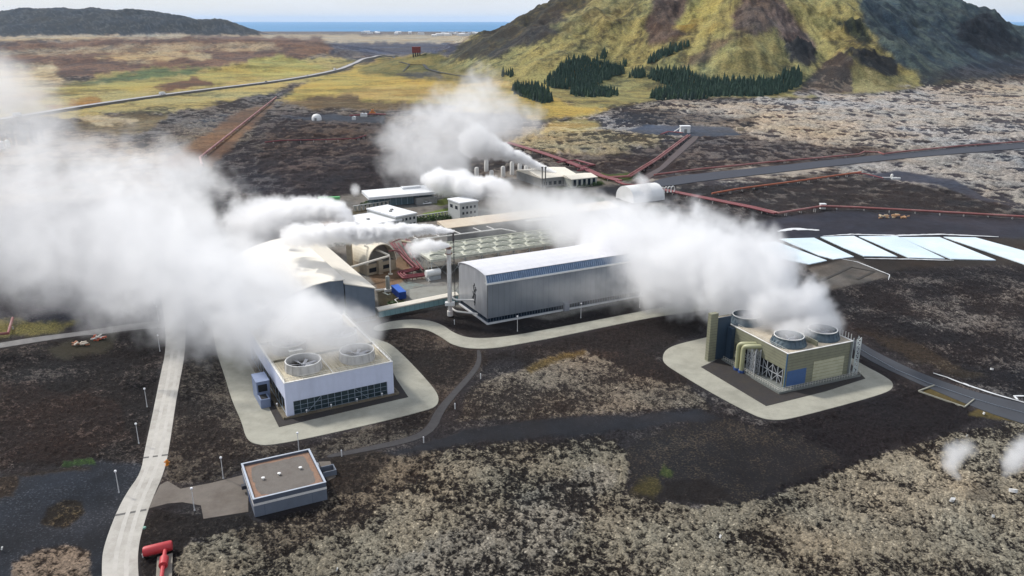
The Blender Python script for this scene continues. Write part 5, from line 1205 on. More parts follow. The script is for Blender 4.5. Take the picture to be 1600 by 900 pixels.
# hangar and loops in the steam
hg = thing('round_roofed_store', (*G(990, 318), 0), 'white half round store building with white pipe loops, at steam edge', 'building', rz=TH)
mb = MB(); aa = [(8 - 8 * math.cos(math.pi * k / 16), 1.2 + 6.5 * math.sin(math.pi * k / 16)) for k in range(17)]
mb.extrude([(a, b) for a, b in aa] + [(16, 0), (0, 0)], 0, 20, 'x'); mb.build('shell', mat('white_shell', (.70, .70, .69), .6, 0, .05, .3), hg, smooth=True)
for i in range(5):
    mb = MB(); c0 = Vector((21.5 + i * 2.3, 7, 0)); mb.tube([c0 + Vector((1.2 * math.cos(u), 0, 3.2 + 1.9 * math.sin(u))) for u in [math.pi * 1.25 - k * math.pi * 1.5 / 12 for k in range(13)]], .3, 8); mb.build('pipe_loop', PIPEW, hg, smooth=True)
# low brown building and equipment behind the cream hall
hall('brick_annex', 'low tan annex with small dark windows between two steam jets', (470, 372), 26, 12, 4.2, mat('tan_roof', srgb(176, 158, 142, .75), .8, 0, .12, .3), GRW, gable=0, wins=[('f', 1, 25, 1.6, 3.0, 8)])
hall('pump_house', 'small tan roofed pump house beside the curling steam jet', (520, 352), 7, 13, 4.6, mat('orange_tan_roof', srgb(190, 150, 118, .75), .8), GRW, th=TH, lean=.6)
for (a, lbl, c) in (((497, 316.5), 'pale green container in a row at the far yard edge, left one', (110, 190, 120)), ((512, 316), 'pale green container in a row at the far yard edge, right one', (90, 176, 104)), ((462, 323), 'red container standing in the far yard left of the green ones', (176, 96, 92)), ((486, 326), 'dark green container close to the steam in the far yard', (74, 120, 84))):
    o = thing('container', (*G(*a), 0), lbl, 'container', rz=R(4)); m_ = mat('cont_%d_%d' % (c[0], c[1]), srgb(*c, .8), .6, 0, .1, .5)
    mb = MB(); mb.box(0, 0, .1, 6.2, 2.4, 2.5); mb.build('body', m_, o)
    mb = MB(); mb.box(-.04, -.04, 2.503, 6.24, 2.44, 2.62); mb.build('roof', m_, o)
# stacks, vessels and small gear at the rear of the plant, in and out of the steam
rr = random.Random(9)
EQ = [(768, 278), (786, 276), (800, 273), (745, 276), (760, 268), (812, 268), (822, 276)]
for i, (x, y) in enumerate(EQ):
    o = thing('vessel', (*G(x, y), 0), 'pale upright vessel in the steam at the rear of the plant', 'tank', 'vessels at the rear of the plant')
    h = 4 + (i * 1.7) % 4; mb = MB(); mb.lathe(0, 0, [(1.3, 0), (1.3, h), (.9, h + .6), (.2, h + .8)], 16, cap_top=True); mb.build('shell', PIPEW, o, smooth=True)
for x, lbl in ((847.0, 'left one of two thin dark exhaust pipes by the white gabled hall'), (852.0, 'right one of two thin dark exhaust pipes by the white gabled hall')):
    o = thing('chimney', (*G(x, 296), 0), lbl, 'chimney')
    mb = MB(); mb.tube([(0, 0, 0), (0, 0, 12)], .35, 10); mb.build('shaft', mat('chimney_grey', srgb(120, 116, 112, .7)), o); mb = MB(); mb.tube([(0, 0, 12), (0, 0, 12.7)], .6, 10); mb.build('cap', mat('chimney_grey', (.1, .1, .1)), o)
# ground cables and yard planting: low dark green shrubs
def clump(loc, r, h, n, rr, vs_, fs):
    for _ in range(n):
        a = rr.uniform(0, 6.283); d = r * math.sqrt(rr.random()); z = rr.uniform(.1, 1) * h * (1 - (d / r) ** 2 * .6)
        s = rr.uniform(.15, .35); c = Vector((loc[0] + d * math.cos(a), loc[1] + d * math.sin(a), loc[2] + z))
        u = Vector((rr.uniform(-1, 1), rr.uniform(-1, 1), rr.uniform(-.5, 1))).normalized() * s; v = u.cross(Vector((rr.uniform(-1, 1), rr.uniform(-1, 1), rr.uniform(-1, 1)))).normalized() * s
        b = len(vs_); vs_ += [c - u, c + v, c + u, c - v]; fs.append((b, b + 1, b + 2, b + 3))
LEAF = mat('shrub_leaves', (.045, .085, .022), .8, 0, .4, .5)
rr = random.Random(21)
for pl, nm, lbl, k in ((((893, 292), (936, 289), 7), 'hedge', 'dark green hedge at the foot of the panelled rear hall', 3), (((628, 348), (712, 341), 12), 'hedge', 'green hedge along the slatted wall by the beige hall', 3), (((568, 322), (575, 320), 2), 'bush', 'single green bush by the pavilion screen wall', 3), (((620, 346), (634, 349), 3), 'bush', 'green climbing shrub beside the higher office block', 4), (((535, 379), (550, 383), 3), 'bush', 'dark shrub near the tan duct tower', 3), (((920, 313), (942, 316), 3), 'bush', 'yellow green bush at the edge of the right steam', 3), (((610, 474), (636, 476), 3), 'bush', 'low brown green scrub beside the covered walkway', .8)):
    (a, b, n) = pl; vs_, fs = [], []; A, B = V(*a), V(*b)
    for i in range(n * 3): p = A.lerp(B, i / (n * 3 - 1)); clump((p.x - A.x + rr.uniform(-1, 1), p.y - A.y + rr.uniform(-1, 1), 0), 1.8, k * rr.uniform(.6, 1), 70, rr, vs_, fs)
    mb = MB(); mb.add(vs_, fs); o = mb.build(nm, LEAF); o.location = A; tag(o, lbl, 'hedge' if nm == 'hedge' else 'bush')
# ------------------------------------------------------------------ pipelines across the lava
def pipeline(name, label, pts, r=.45, z=1.3, n=1, gap=1.6, m=None, posts=14, cat='pipeline', land_=True, side=1):
    P = [Vector((*G(*p), 0)) for p in pts] if not land_ else [Vector(tuple(q)) for q in hit([p[0] for p in pts], [p[1] for p in pts])]
    o0 = P[0].copy(); o = thing(name, o0, label, cat)
    for k in range(n):
        L_ = []
        for i, p in enumerate(P):
            d = (P[min(i + 1, len(P) - 1)] - P[max(i - 1, 0)]); d.z = 0; d.normalize(); L_.append(p - o0 + Vector((-d.y, d.x, 0)) * gap * k * side + Vector((0, 0, z)))
        mb = MB(); mb.tube(L_, r, 10); mb.build('pipe', m or RED, o, smooth=True)
    tot = sum((b - a).length for a, b in zip(P[:-1], P[1:])); step = max(8.0, tot / posts); acc = 0
    for a, b in zip(P[:-1], P[1:]):
        L_ = (b - a).length; k = int(L_ / step); d = (b - a).normalized(); s = Vector((-d.y, d.x, 0)) * side
        for i in range(k):
            c = a.lerp(b, (i + .5) / k) - o0; e = c + s * gap * (n - 1)
            mb = MB(); mb.bar(c - s * .7 + Vector((0, 0, z - r - .1)), e + s * .7 + Vector((0, 0, z - r - .1)), .3, .2)
            for q in (c - s * .5, e + s * .5): mb.box(q.x - .15, q.y - .15, -1.2, q.x + .15, q.y + .15, z - r - .2)
            mb.build('support', mat('pale_support', (.40, .38, .36), .8), o)
    return o
pipeline('pipeline', 'long reddish pipeline crossing the lava diagonally at upper left', [(432, 154), (313, 250), (316, 262)], .8, 1.8, m=RED2)
pipeline('pipeline', 'twin pale red pipeline rising from the plant to the upper drill pad', [(944, 282), (985, 279.5), (1030, 251), (1078, 214)], .6, 1.5, n=2, gap=2.0, m=RED2, posts=20)
pipeline('pipeline', 'red pipeline beside the blue grey road to the right edge', [(1022, 277), (1090, 268), (1200, 257), (1300, 248), (1342, 244), (1350, 240), (1372, 241), (1380, 244), (1400, 241), (1500, 231), (1640, 221), (1900, 198)], .55, 1.5, m=RED2, posts=26)
pipeline('pipeline', 'orange brown pipeline across the lava right of the steam', [(1112, 306), (1150, 299), (1240, 287), (1330, 274), (1345, 272)], .5, 1.3, m=mat('rusty_pipe', srgb(176, 100, 70, .8), .7, 0, .15, .2), posts=16)
pipeline('pipeline', 'thin dark pipeline running from the junction to the wellhead', [(1330, 273), (1352, 274), (1380, 281)], .35, 1.0, m=RED, posts=5)
pipeline('pipeline', 'long reddish pipeline above the white silica ponds', [(1200, 334), (1216, 338), (1284, 327), (1330, 328.5), (1450, 335), (1640, 346), (1900, 362)], .55, 1.6, m=RED2, posts=20)
pipeline('pipeline', 'bundle of red pipes leading into the steam from the right', [(1216, 337), (1180, 328), (1130, 318), (1070, 306), (1020, 296)], .45, 1.4, n=3, gap=1.5, m=RED, posts=12)
pipeline('pipeline', 'red pipe bundle passing behind the white gabled hall', [(790, 226), (840, 241), (872, 252), (898, 262), (936, 279), (965, 287)], .5, 1.5, n=3, gap=1.6, m=RED, posts=14)
pipeline('pipeline', 'red pipe loop standing out behind the rear halls', [(872, 258), (900, 254.5), (926, 262), (900, 265), (916, 268), (902, 271)], .45, 1.8, n=2, gap=1.4, m=RED, posts=8)
pipeline('pipeline', 'dark red pipe line among the rear wells left of the steam', [(414, 225), (440, 222), (500, 221), (556, 219), (572, 214)], .45, 1.3, m=RED, posts=10)
pipeline('pipeline', 'red pipe running from the rear yard towards the grass plain', [(548, 183), (580, 180.5), (602, 181)], .6, 1.4, n=2, gap=2, m=RED, posts=6)
pipeline('pipeline', 'red pipe elbow at the left edge under the steam', [(-30, 531), (14, 527), (21, 503)], .42, 1.3, m=RED2, posts=4)
pipeline('pipeline', 'red pipes near the hangar store at the steam edge', [(962, 287), (975, 292), (995, 293), (1015, 287)], .45, 1.3, n=2, gap=1.4, m=RED, posts=5)
# big red pipe tee at the bottom left
bt = thing('pipe_outlet', (*G(246, 870), 0), 'thick bright red pipe tee on a concrete slab at lower left', 'pipe')
o0 = V(246, 870); RB = mat('bright_red_pipe', srgb(186, 52, 58, .85), .5, 0, .08, .6)
mb = MB(); mb.tube([V(224, 862, 1.3) - o0, V(228, 861.5, 1.3) - o0, V(266, 852.5, 1.3) - o0, V(269, 852, 1.3) - o0], [.8, .92, .92, .8], 20); mb.build('drum', RB, bt, smooth=True)
mb = MB(); mb.tube([V(258, 859, 1.2) - o0, V(252, 905, 1.0) - o0, V(248, 960, 1.0) - o0], .36, 14); mb.build('pipe', RB, bt, smooth=True)
mb = MB(); mb.tube([V(256.8, 872, 1.2) - o0, V(254.8, 884, 1.15) - o0], .75, 16); mb.build('flange', RB, bt, smooth=True)
mb = MB(); mb.prism([(G(*p)[0] - o0.x, G(*p)[1] - o0.y) for p in ((246, 872), (270, 866), (268, 930), (242, 930))], 0, .28); mb.build('slab', mat('slab', srgb(150, 144, 132, .7), .9, 0, .12, .8), bt)
mb = MB()
for x, y in ((228, 868), (224, 872), (266, 862)): q = V(x, y) - o0; mb.box(q.x - .12, q.y - .12, 0, q.x + .12, q.y + .12, .9)
mb.build('support', WHITE, bt)
# ------------------------------------------------------------------ lamp posts
LPW = mat('lamp_white', (.62, .62, .62), .5); GLB = mat('lamp_globe', (.80, .80, .82), .3)
def lamp(h):
    o = thing('lamp_post', (0, 0, 0), 'x', 'street lamp', 'lamp posts along the plant roads')
    mb = MB(); mb.lathe(0, 0, [(.11, 0), (.09, 1.2), (.055, h - .35)], 8, cap_bot=True); mb.lathe(0, 0, [(.16, 0), (.16, .25), (.1, .3)], 8); mb.build('pole', LPW, o)
    mb = MB(); mb.lathe(0, 0, [(.08, h - .35), (.24, h - .2), (.27, h - .02), (.2, h + .12), (.04, h + .16)], 12, cap_top=True); mb.build('lamp_head', GLB, o, smooth=True)
    return o
lp0 = lamp(5.0)
LL = [((186, 770), 'white lamp post standing in the dark gravel left of the main road'), ((349, 748), 'white lamp post on the rubble left of the gravel roofed building'),
      ((304, 798), 'white lamp post in front of the driveway of the service building'), ((217, 693), 'white lamp post left of the main road beside rusty lava'),
      ((230, 636), 'white lamp post left of the main road, below the junction with the lane'), ((250, 549), 'white lamp post left of the main road just above the lane debris'),
      ((248, 502), 'white lamp post at the junction of lane and main road'), ((242, 475), 'white lamp post half in steam above the lane junction'),
      ((467.5, 708), 'white lamp post just behind the gravel roofed service building'), ((808.5, 518), 'white lamp post before the near end of the metal turbine hall'),
      ((907.5, 497), 'white lamp post before the middle of the metal turbine hall'), ((999.5, 481), 'white lamp post before the far end of the metal turbine hall')]
for i, (p, lbl) in enumerate(LL):
    if i == 0: o = lp0
    else:
        o = lp0.copy(); col.objects.link(o)
        for ch in list(lp0.children): c = ch.copy(); col.objects.link(c); c.parent = o
    o.location = (*G(*p), 0); o['label'] = lbl
b0 = thing('bollard', (0, 0, 0), 'x', 'bollard', 'bollards along the tracks')
mb = MB(); mb.lathe(0, 0, [(.13, 0), (.12, 1.3)], 8, cap_top=True); mb.build('post', LPW, b0); mb = MB(); mb.lathe(0, 0, [(.15, 1.303), (.15, 1.5), (.08, 1.6)], 8, cap_top=True); mb.build('cap', GLB, b0)
BB = [((534, 713), 'small white bollard on the track right of the service building'), ((662, 692), 'small white bollard where the dark track widens'), ((711, 639), 'small white bollard beside the narrow dark track'),
      ((751, 592), 'small white bollard at the bend of the narrow dark track'), ((710, 507), 'small white bollard below the exhaust stack')]
for i, (p, lbl) in enumerate(BB):
    if i == 0: o = b0
    else:
        o = b0.copy(); col.objects.link(o)
        for ch in list(b0.children): c = ch.copy(); col.objects.link(c); c.parent = o
    o.location = (*G(*p), 0); o['label'] = lbl
k0 = None
for i, (x, y) in enumerate(((-.9, 6), (4.5, -.8), (10.5, -.8), (17, -.8), (23.5, -.8))):
    if k0 is None:
        k0 = MB().lathe(0, 0, [(.06, 0), (.06, .5), (.2, .55), (.24, .75), (.1, .92)], 10, cap_top=True).build('kerb_light', GLB, None, smooth=True); o = k0
        tag(k0, 'small white globe light on the basin kerb of the pale blue cooling tower', 'light', 'globe lights on the tower kerb')
    else: o = k0.copy(); col.objects.link(o)
    q = rot(x, y, LT[2]); o.location = (LT[0] + q[0], LT[1] + q[1], .62)
# hydrant
hy = thing('hydrant', (*G(261.5, 727), 0), 'orange hydrant post at the right edge of the main road', 'hydrant')
mb = MB(); mb.lathe(0, 0, [(.45, 0), (.45, .2), (.32, .25), (.32, 1.0), (.25, 1.25), (.05, 1.4)], 12, cap_top=True); mb.build('barrel', mat('hydrant_orange', srgb(214, 130, 30, .85), .5), hy)
mb = MB(); mb.tube([(-.6, 0, .8), (.6, 0, .8)], .16, 8); mb.build('outlet', mat('hydrant_orange', (.5, .2, .02)), hy)
vb = thing('valve_cover', (*G(226, 826), 0), 'small pale green round cover on black gravel near the red pipe', 'valve')
mb = MB(); mb.lathe(0, 0, [(.3, 0), (.3, .35), (.2, .42)], 12, cap_top=True); mb.build('lid', mat('pale_green', srgb(130, 176, 160, .8)), vb)
# ------------------------------------------------------------------ vehicles
TYRE = mat('tyre', (.015, .015, .016), .8)
def car(c, label, loc, rz, truck=False, group=None):
    o = thing('truck' if truck else 'car', loc, label, 'truck' if truck else 'car', group, rz); m_ = mat('car_paint_%d_%d' % (c[0], c[2]), srgb(*c, .9), .3)
    L_, W_, H_ = (9.5, 2.5, 3.2) if truck else (4.6, 1.85, 1.5)
    mb = MB()
    if truck: mb.extrude([(-L_ / 2, .6), (-L_ / 2, H_), (L_ / 2 - 2.1, H_), (L_ / 2 - 2.1, .6)], -W_ / 2, W_ / 2)
    else: mb.extrude([(-2.3, .35), (-2.25, .85), (-1.2, .98), (1.15, .98), (2.2, .8), (2.3, .35)], -W_ / 2, W_ / 2)
    mb.build('body', m_, o)
    mb = MB()
    if truck: mb.extrude([(L_ / 2 - 2.0, .5), (L_ / 2 - 2.0, 2.8), (L_ / 2 - .5, 2.8), (L_ / 2, 1.6), (L_ / 2, .5)], -W_ / 2, W_ / 2)
    else: mb.extrude([(-1.7, .983), (-1.1, 1.46), (.35, 1.5), (1.05, .983)], -.78, .78)
    mb.build('cab' if truck else 'cabin', m_ if truck else GLASS, o)
    if not truck: mb = MB(); mb.box(-1.0, -.72, 1.46, .4, .72, 1.53); mb.build('roof', m_, o)
    for x in ((-L_ / 2 + 1.1, L_ / 2 - 1.2)):
        for y in (-W_ / 2 + .02, W_ / 2 - .22):
            mb = MB(); mb.tube([(x, y, .34), (x, y + .2, .34)], .34 if not truck else .5, 12); mb.build('wheel', TYRE, o)
    return o
def on_hwy(px):
    P = HWY; best = None
    for i in range(0, len(P), 2):
        u, v = proj(np.float64(P[i][0]), np.float64(P[i][1]), np.float64(P[i][2]))
        if best is None or abs(u - px) < best[0]: best = (abs(u - px), i)
    i = min(best[1], len(P) - 4); a = Vector(P[i]).lerp(Vector(P[i + 1]), .5); b = Vector(P[i + 2]).lerp(Vector(P[i + 3]), .5)
    return a, math.atan2((b - a).y, (b - a).x)
for px, c, tr, lbl in ((51, (240, 240, 240), True, 'white truck on the highway near the left edge'), (252, (236, 238, 240), True, 'white truck on the highway above the diagonal pipeline'), (417, (60, 62, 70), False, 'dark car on the highway below the yellow slope'), (484, (190, 194, 200), False, 'silver car on the highway before the bend'), (528, (245, 245, 245), True, 'white truck on the highway just before the far bend')):
    p, a = on_hwy(px); car(c, lbl, p, a, tr)
car((236, 238, 240), 'white van parked beside the lawn between pavilion and square building', (*G(667, 319), .02), TH + R(5))
for i, (x, y, c) in enumerate(((408, 324, (235, 235, 235)), (416, 324, (235, 235, 235)), (424, 323.5, (70, 74, 84)), (432, 323, (235, 235, 235)), (445, 322, (170, 60, 56)), (404, 330, (235, 235, 235)), (427, 329, (235, 235, 235)))):
    car(c, {0: 'first white car in the far yard row counted from the left', 1: 'second white car in the far yard row counted from the left', 2: 'dark grey car in the far yard row', 3: 'white car between the dark grey and the red one in the far yard row', 4: 'red car ending the far yard row', 5: 'white car leftmost of the nearer far yard row', 6: 'white car on the right in the nearer far yard row'}[i], (*G(x, y), .02), R(80), group='cars parked in the far yard')
# ------------------------------------------------------------------ drill pads, domes, tanks
dm = thing('dome_shelter', (*hit(495, 188)[0],), 'small white dome shelter on the dark pad near the grass plain', 'shelter')
mb = MB(); mb.lathe(0, 0, [(4.6, 0), (4.6, 2.5), (4.0, 4.2), (2.6, 5.5), (.1, 6.1)], 20, cap_top=True); mb.build('shell', mat('white_shell', (.7, .7, .69)), dm, smooth=True); mb = MB(); mb.box(-1, -4.75, 0, 1, -4.5, 2.6); mb.build('door', GRW, dm)
for i, (x, y) in enumerate(((566, 182), (571, 182), (553, 187))):
    q = hit(x, y)[0]; o = thing('wellhead_hut', tuple(q), ['left one of two tiny pale huts by the red pipe on the rear pad', 'right one of two tiny pale huts by the red pipe on the rear pad', 'lone tiny pale hut just below the red pipe on the rear pad'][i], 'hut'); mb = MB(); mb.box(-1.6, -1.6, 0, 1.6, 1.6, 2.6); mb.build('wall', WHITE, o); mb = MB(); mb.extrude([(-1.8, 2.603), (0, 3.5), (1.8, 2.603)], -1.8, 1.8); mb.build('roof', WR, o)
q = hit(582, 178)[0]; o = thing('drill_skid', tuple(q), 'small orange drilling skid behind the red pipe at the grass edge', 'machine'); mb = MB(); mb.box(-3, -1.5, .3, 3, 1.5, 2.0); mb.build('base', mat('skid_orange', srgb(200, 120, 50, .85)), o); mb = MB(); mb.box(-1, -1, 2.003, .2, 1, 4.4); mb.box(1, -.3, 2.003, 1.4, .3, 5.2); mb.build('winch', mat('skid_orange', (.5, .2, .03)), o)
q = hit(1070, 207)[0]; o = thing('wellhead_house', tuple(q), 'small white wellhead house on the bluish drill pad under the mountain', 'hut'); mb = MB(); mb.box(-4, -3, 0, 4, 3, 5.2); mb.build('wall', WHITE, o); mb = MB(); mb.box(-4.3, -3.3, 5.203, 4.3, 3.3, 5.7); mb.build('roof', WR, o); mb = MB(); mb.box(-1.2, -3.1, 0, 1.2, -3.003, 3.2); mb.build('door', GRW, o); mb = MB(); mb.bar((-4, -2, 4.5), (-10, -4, 1.2), .6); mb.build('stair', WHITE, o)
pipeline('pipeline', 'small red pipe tangle on the bluish drill pad', [(1034, 212), (1045, 208), (1058, 209), (1066, 210)], .4, 1.2, n=2, gap=1.3, m=RED, posts=4)
q = hit(1156, 204)[0]; o = thing('storage_box', tuple(q), 'tan storage box at the right end of the bluish drill pad', 'container'); mb = MB(); mb.box(-3, -1.3, 0, 3, 1.3, 2.8); mb.build('body', BV2, o)
q = hit(1393, 279)[0]; o = thing('wellhead', tuple(q), 'white wellhead fittings on the curved dark pad at right', 'wellhead')
mb = MB(); mb.tube([(-7, 0, .6), (3, 0, .6)], .3, 8); mb.build('pipe', PIPEW, o); mb = MB(); mb.lathe(0, 0, [(.8, 0), (.8, 2.2), (.4, 2.8)], 12, cap_top=True); mb.build('valve', PIPEW, o); mb = MB(); mb.box(-1, -3, 0, 4, -2, 1.1); mb.build('skid', WHITE, o)
q = hit(1285, 326)[0]; o = thing('valve_house', tuple(q), 'tiny white valve house at the bend of the pond pipeline', 'hut'); mb = MB(); mb.box(-1.3, -1, 0, 1.3, 1, 2.4); mb.build('wall', WHITE, o); mb = MB(); mb.box(-1.5, -1.2, 2.403, 1.5, 1.2, 2.6); mb.build('roof', WR, o)
# red water tank on its legs
q = hit(651, 88)[0]; o = thing('water_tank', tuple(q), 'red square water tank raised on legs in the far valley', 'water tank')
mb = MB(); mb.box(-8, -6, 7, 8, 6, 17); mb.build('tank', mat('tank_red', srgb(132, 50, 44, .85), .7, 0, .12, .1), o)
mb = MB(); mb.box(-8.6, -6.6, 17.003, 8.6, 6.6, 18); mb.build('roof', mat('tank_red', (.2, .05, .04)), o)
mb = MB()
for x in (-6.5, -2.2, 2.2, 6.5): mb.box(x - .8, -5, -2, x + .8, 5, 7)
mb.build('leg', mat('tank_leg', (.05, .045, .045)), o)
# electrical switchyard at the left edge
rr = random.Random(3)
for i, (x, y, h) in enumerate(((30, 224, 15), (42, 222, 17), (50, 226, 12), (60, 223, 11), (22, 226, 9), (14, 227, 8))):
    o = thing('switchyard_gantry', (*G(x, y), 0), 'grey lattice gantry in the switchyard at the left edge', 'pylon', 'gantries of the left switchyard')
    for s in (-4, 4):
        mb = MB()
        for k in range(4):
            a, b = (1 if k in (0, 1) else -1), (1 if k in (1, 2) else -1); mb.bar((s + a * .8, b * .8, 0), (s + a * .3, b * .3, h), .16)
        for k in range(int(h / 1.5)):
            z = k * 1.5; w0, w1 = .8 - .5 * z / h, .8 - .5 * (z + 1.5) / h; mb.bar((s - w0, -w0, z), (s + w1, -w1, z + 1.5), .11); mb.bar((s + w0, w0, z), (s - w1, w1, z + 1.5), .11)
        mb.build('leg', mat('pylon_grey', srgb(96, 104, 120, .75), .6, .3), o)
    mb = MB(); mb.box(-4.6, -.3, h * .82, 4.6, .3, h * .87)
    for k in range(3): mb.tube([(-2.5 + 2.5 * k, 0, h * .82), (-2.5 + 2.5 * k, 0, h * .82 - 2)], .18, 6)
    mb.build('crossbeam', mat('pylon_grey', (.15, .16, .19)), o)
for i, (x, y) in enumerate(((4, 234), (13, 232))):
    o = thing('storage_tank', (*G(x, y), 0), ['white upright tank below the switchyard, left one of the pair', 'white upright tank below the switchyard, right one of the pair'][i], 'tank'); mb = MB(); mb.lathe(0, 0, [(1.7, 0), (1.7, 5.4), (1.2, 6.2), (.1, 6.6)], 16, cap_top=True); mb.build('shell', PIPEW, o, smooth=True); mb = MB(); mb.lathe(0, 0, [(2.0, 0), (2.0, .5), (1.75, .5)], 16); mb.build('base', GRW, o)
# ------------------------------------------------------------------ debris
rr = random.Random(12)
def crate_pile(name, label, px, py, cols, n, spread, s0, s1, cat='debris pile'):
    q = G(px, py); o = thing(name, (*q, 0), label, cat)
    for j, c in enumerate(cols):
        mb = MB()
        for _ in range(n):
            x, y = rr.uniform(-spread, spread), rr.uniform(-spread * .45, spread * .45); a = rr.uniform(0, 3.1); l = rr.uniform(s0, s1) * 1.8; h = rr.uniform(s0, s1) * .5; z = rr.uniform(0.05, s1)
            mb.bar((x - math.cos(a) * l / 2, y - math.sin(a) * l / 2, z), (x + math.cos(a) * l / 2, y + math.sin(a) * l / 2, z + rr.uniform(-.2, .3)), rr.uniform(s0, s1) * .5, h)
        mb.build('scrap', mat('scrap_%d_%d' % (c[0], c[2]), srgb(*c, .8), .8, 0, .2, 2), o)
    return o
crate_pile('scrap_pile', 'orange and white scrap heap beside the grey lane at left', 155, 531, ((196, 96, 66), (214, 210, 204)), 7, 1.6, .5, 1.2)
crate_pile('scrap_pile', 'scattered white planks and crates left of the orange scrap heap', 124, 539, ((208, 196, 180), (176, 120, 90)), 7, 3.0, .4, .9)
crate_pile('timber_stack', 'pale orange timber stack under the pipeline above the ponds', 1388, 340, ((206, 160, 120), (190, 176, 150)), 9, 4.5, .7, 1.5, 'timber pile')
crate_pile('timber_stack', 'smaller pale timber stack right of the other above the ponds', 1412, 341, ((200, 156, 116),), 8, 2.4, .6, 1.2, 'timber pile')
for (x, y, s, lbl) in ((1584, 765, .9, 'pale flat slab lying in the lava near the right edge'), (1489, 779, .7, 'thin pale slab in the lava below the left vent steam'), (1126, 836, .35, 'small white scrap in the mossy lava at the bottom'), (1550, 574, .4, 'white scrap on the lava above the silica streak'), (1511, 679, .25, 'tiny white scrap between the dark lava and the east road'), (1538, 643, .4, 'small white sheet on the yellow grass by the east road'), (1552, 804, .3, 'white scrap low in the mossy lava at right'), (3, 854, .3, 'white scrap on the dark gravel at the left edge'), (527, 887, .25, 'white scrap in the mossy lava below the service building')):
    bm_ = MB(); n = 7; pl = [(s * 1.9 * math.cos(6.283 * k / n) * rr.uniform(.6, 1.1) * .6, s * .55 * math.sin(6.283 * k / n) * rr.uniform(.6, 1.1)) for k in range(n)]
    bm_.prism(pl, -.4, .25 * s); o = bm_.build('slab', mat('pale_scrap', (.55, .55, .54), .8, 0, .15, 2)); gx, gy = G(x, y, .9); o.location = (gx, gy, .75 if y > 670 else .6); o.rotation_euler = (.25, .1, rr.uniform(0, 3)); tag(o, lbl, 'scrap')
# ------------------------------------------------------------------ the far town by the sea
rr = random.Random(8); TP = mat('town_white', (.7, .7, .7), .7); TR = mat('town_roof', (.30, .32, .36), .7)
tw_ = []
for i in range(46):
    x = rr.choice([rr.gauss(690, 12), rr.gauss(744, 14), rr.uniform(560, 780)]); y = rr.uniform(51.5, 59); q = hit(x, y)[0]
    if q[2] < -1 or q[2] > 12 or q[1] < 5000: continue
    W_, D_, H_ = rr.uniform(14, 46), rr.uniform(12, 22), rr.uniform(6, 13)
    o = thing('house', tuple(q), 'tiny pale house in the far town by the sea', 'house', 'houses of the far town', rr.uniform(-.3, .3))
    mb = MB(); mb.box(-W_ / 2, -D_ / 2, -3, W_ / 2, D_ / 2, H_); mb.build('wall', TP, o)
    mb = MB(); mb.extrude([(-D_ / 2 - .5, H_), (0, H_ + 3.5), (D_ / 2 + .5, H_)], -W_ / 2 - .5, W_ / 2 + .5, 'x'); mb.build('roof', TP if rr.random() < .5 else TR, o)
# ------------------------------------------------------------------ spruce plantation at the foot of the mountain
CROWN = [mat('spruce_a', (.018, .048, .030), .9, 0, .45, .4), mat('spruce_b', (.030, .064, .032), .9, 0, .45, .4), mat('spruce_c', (.014, .036, .028), .9, 0, .45, .4)]
BARK = mat('bark', (.06, .045, .035), .9)
def spruce_mesh(seed, h=9.0):
    r_ = random.Random(seed); mb = MB(); mb.mi = 0; tiers = 7
    for k in range(tiers):
        z0 = h * (.06 + .86 * k / tiers); z1 = z0 + h * .26; rad = h * .24 * (1 - k / tiers * .88) * r_.uniform(.9, 1.1); n = 9
        ring = []
        for j in range(n):
            a = 6.283 * (j + r_.random() * .5) / n; rr_ = rad * (r_.uniform(.85, 1.15) if j % 2 else r_.uniform(.45, .7)); ring.append((rr_ * math.cos(a), rr_ * math.sin(a), z0 + r_.uniform(-.2, .2)))
        top = (r_.uniform(-.1, .1), r_.uniform(-.1, .1), min(z1, h))
        mb.add(ring + [top], [(j, (j + 1) % n, n) for j in range(n)])
    mb.mi = 1; mb.lathe(0, 0, [(.18, -1.2), (.06, h * .9)], 5)
    return mb
WOODS = [([(866, 136), (850, 130), (868, 112), (885, 96), (905, 91), (945, 98), (972, 104), (976, 114), (960, 118), (935, 130), (915, 136), (890, 138)], 1),
         ([(800, 143), (805, 134), (835, 134), (856, 143), (862, 158), (852, 161), (820, 152)], 1), ([(890, 147), (895, 140), (922, 137), (950, 142), (968, 148), (955, 151), (915, 150)], 1),
         ([(1012, 120), (1018, 112), (1050, 109), (1075, 110), (1085, 121), (1110, 124), (1160, 124), (1180, 128), (1215, 122), (1228, 112), (1250, 110), (1252, 132), (1225, 143), (1190, 150), (1110, 150), (1080, 140), (1040, 130)], 1),
         ([(1013, 153), (1025, 145), (1045, 138), (1075, 143), (1105, 152), (1085, 156), (1040, 155)], 1), ([(1011, 97), (1020, 88), (1045, 76), (1075, 66), (1078, 70), (1060, 78), (1030, 90), (1018, 98)], 1),
         ([(983, 121), (988, 112), (1003, 110), (1007, 118), (1000, 121)], 1), ([(930, 96), (940, 84), (950, 80), (945, 92)], .5), ([(780, 118), (790, 112), (806, 114), (800, 120)], .5), ([(972, 100), (980, 92), (978, 104)], .6)]
pool = []
nrng = np.random.default_rng(5)
for poly, dens in WOODS:
    pa = np.array(poly, float); x0, y0 = pa.min(0); x1, y1 = pa.max(0)
    # seed evenly on the ground, keep what falls inside
    n = int((x1 - x0) * (y1 - y0) * .42 * dens)
    xs = nrng.uniform(x0, x1, n); ys = nrng.uniform(y0, y1, n); k = sd_poly(poly, xs, ys) > nrng.uniform(-1.5, 1.2, n)
    H_ = hit(xs[k], ys[k] + 1.5)
    for q in H_: pool.append(q)
pool.sort(key=lambda q: math.hypot(q[0], q[1]))
keep = []; cell_ = {}
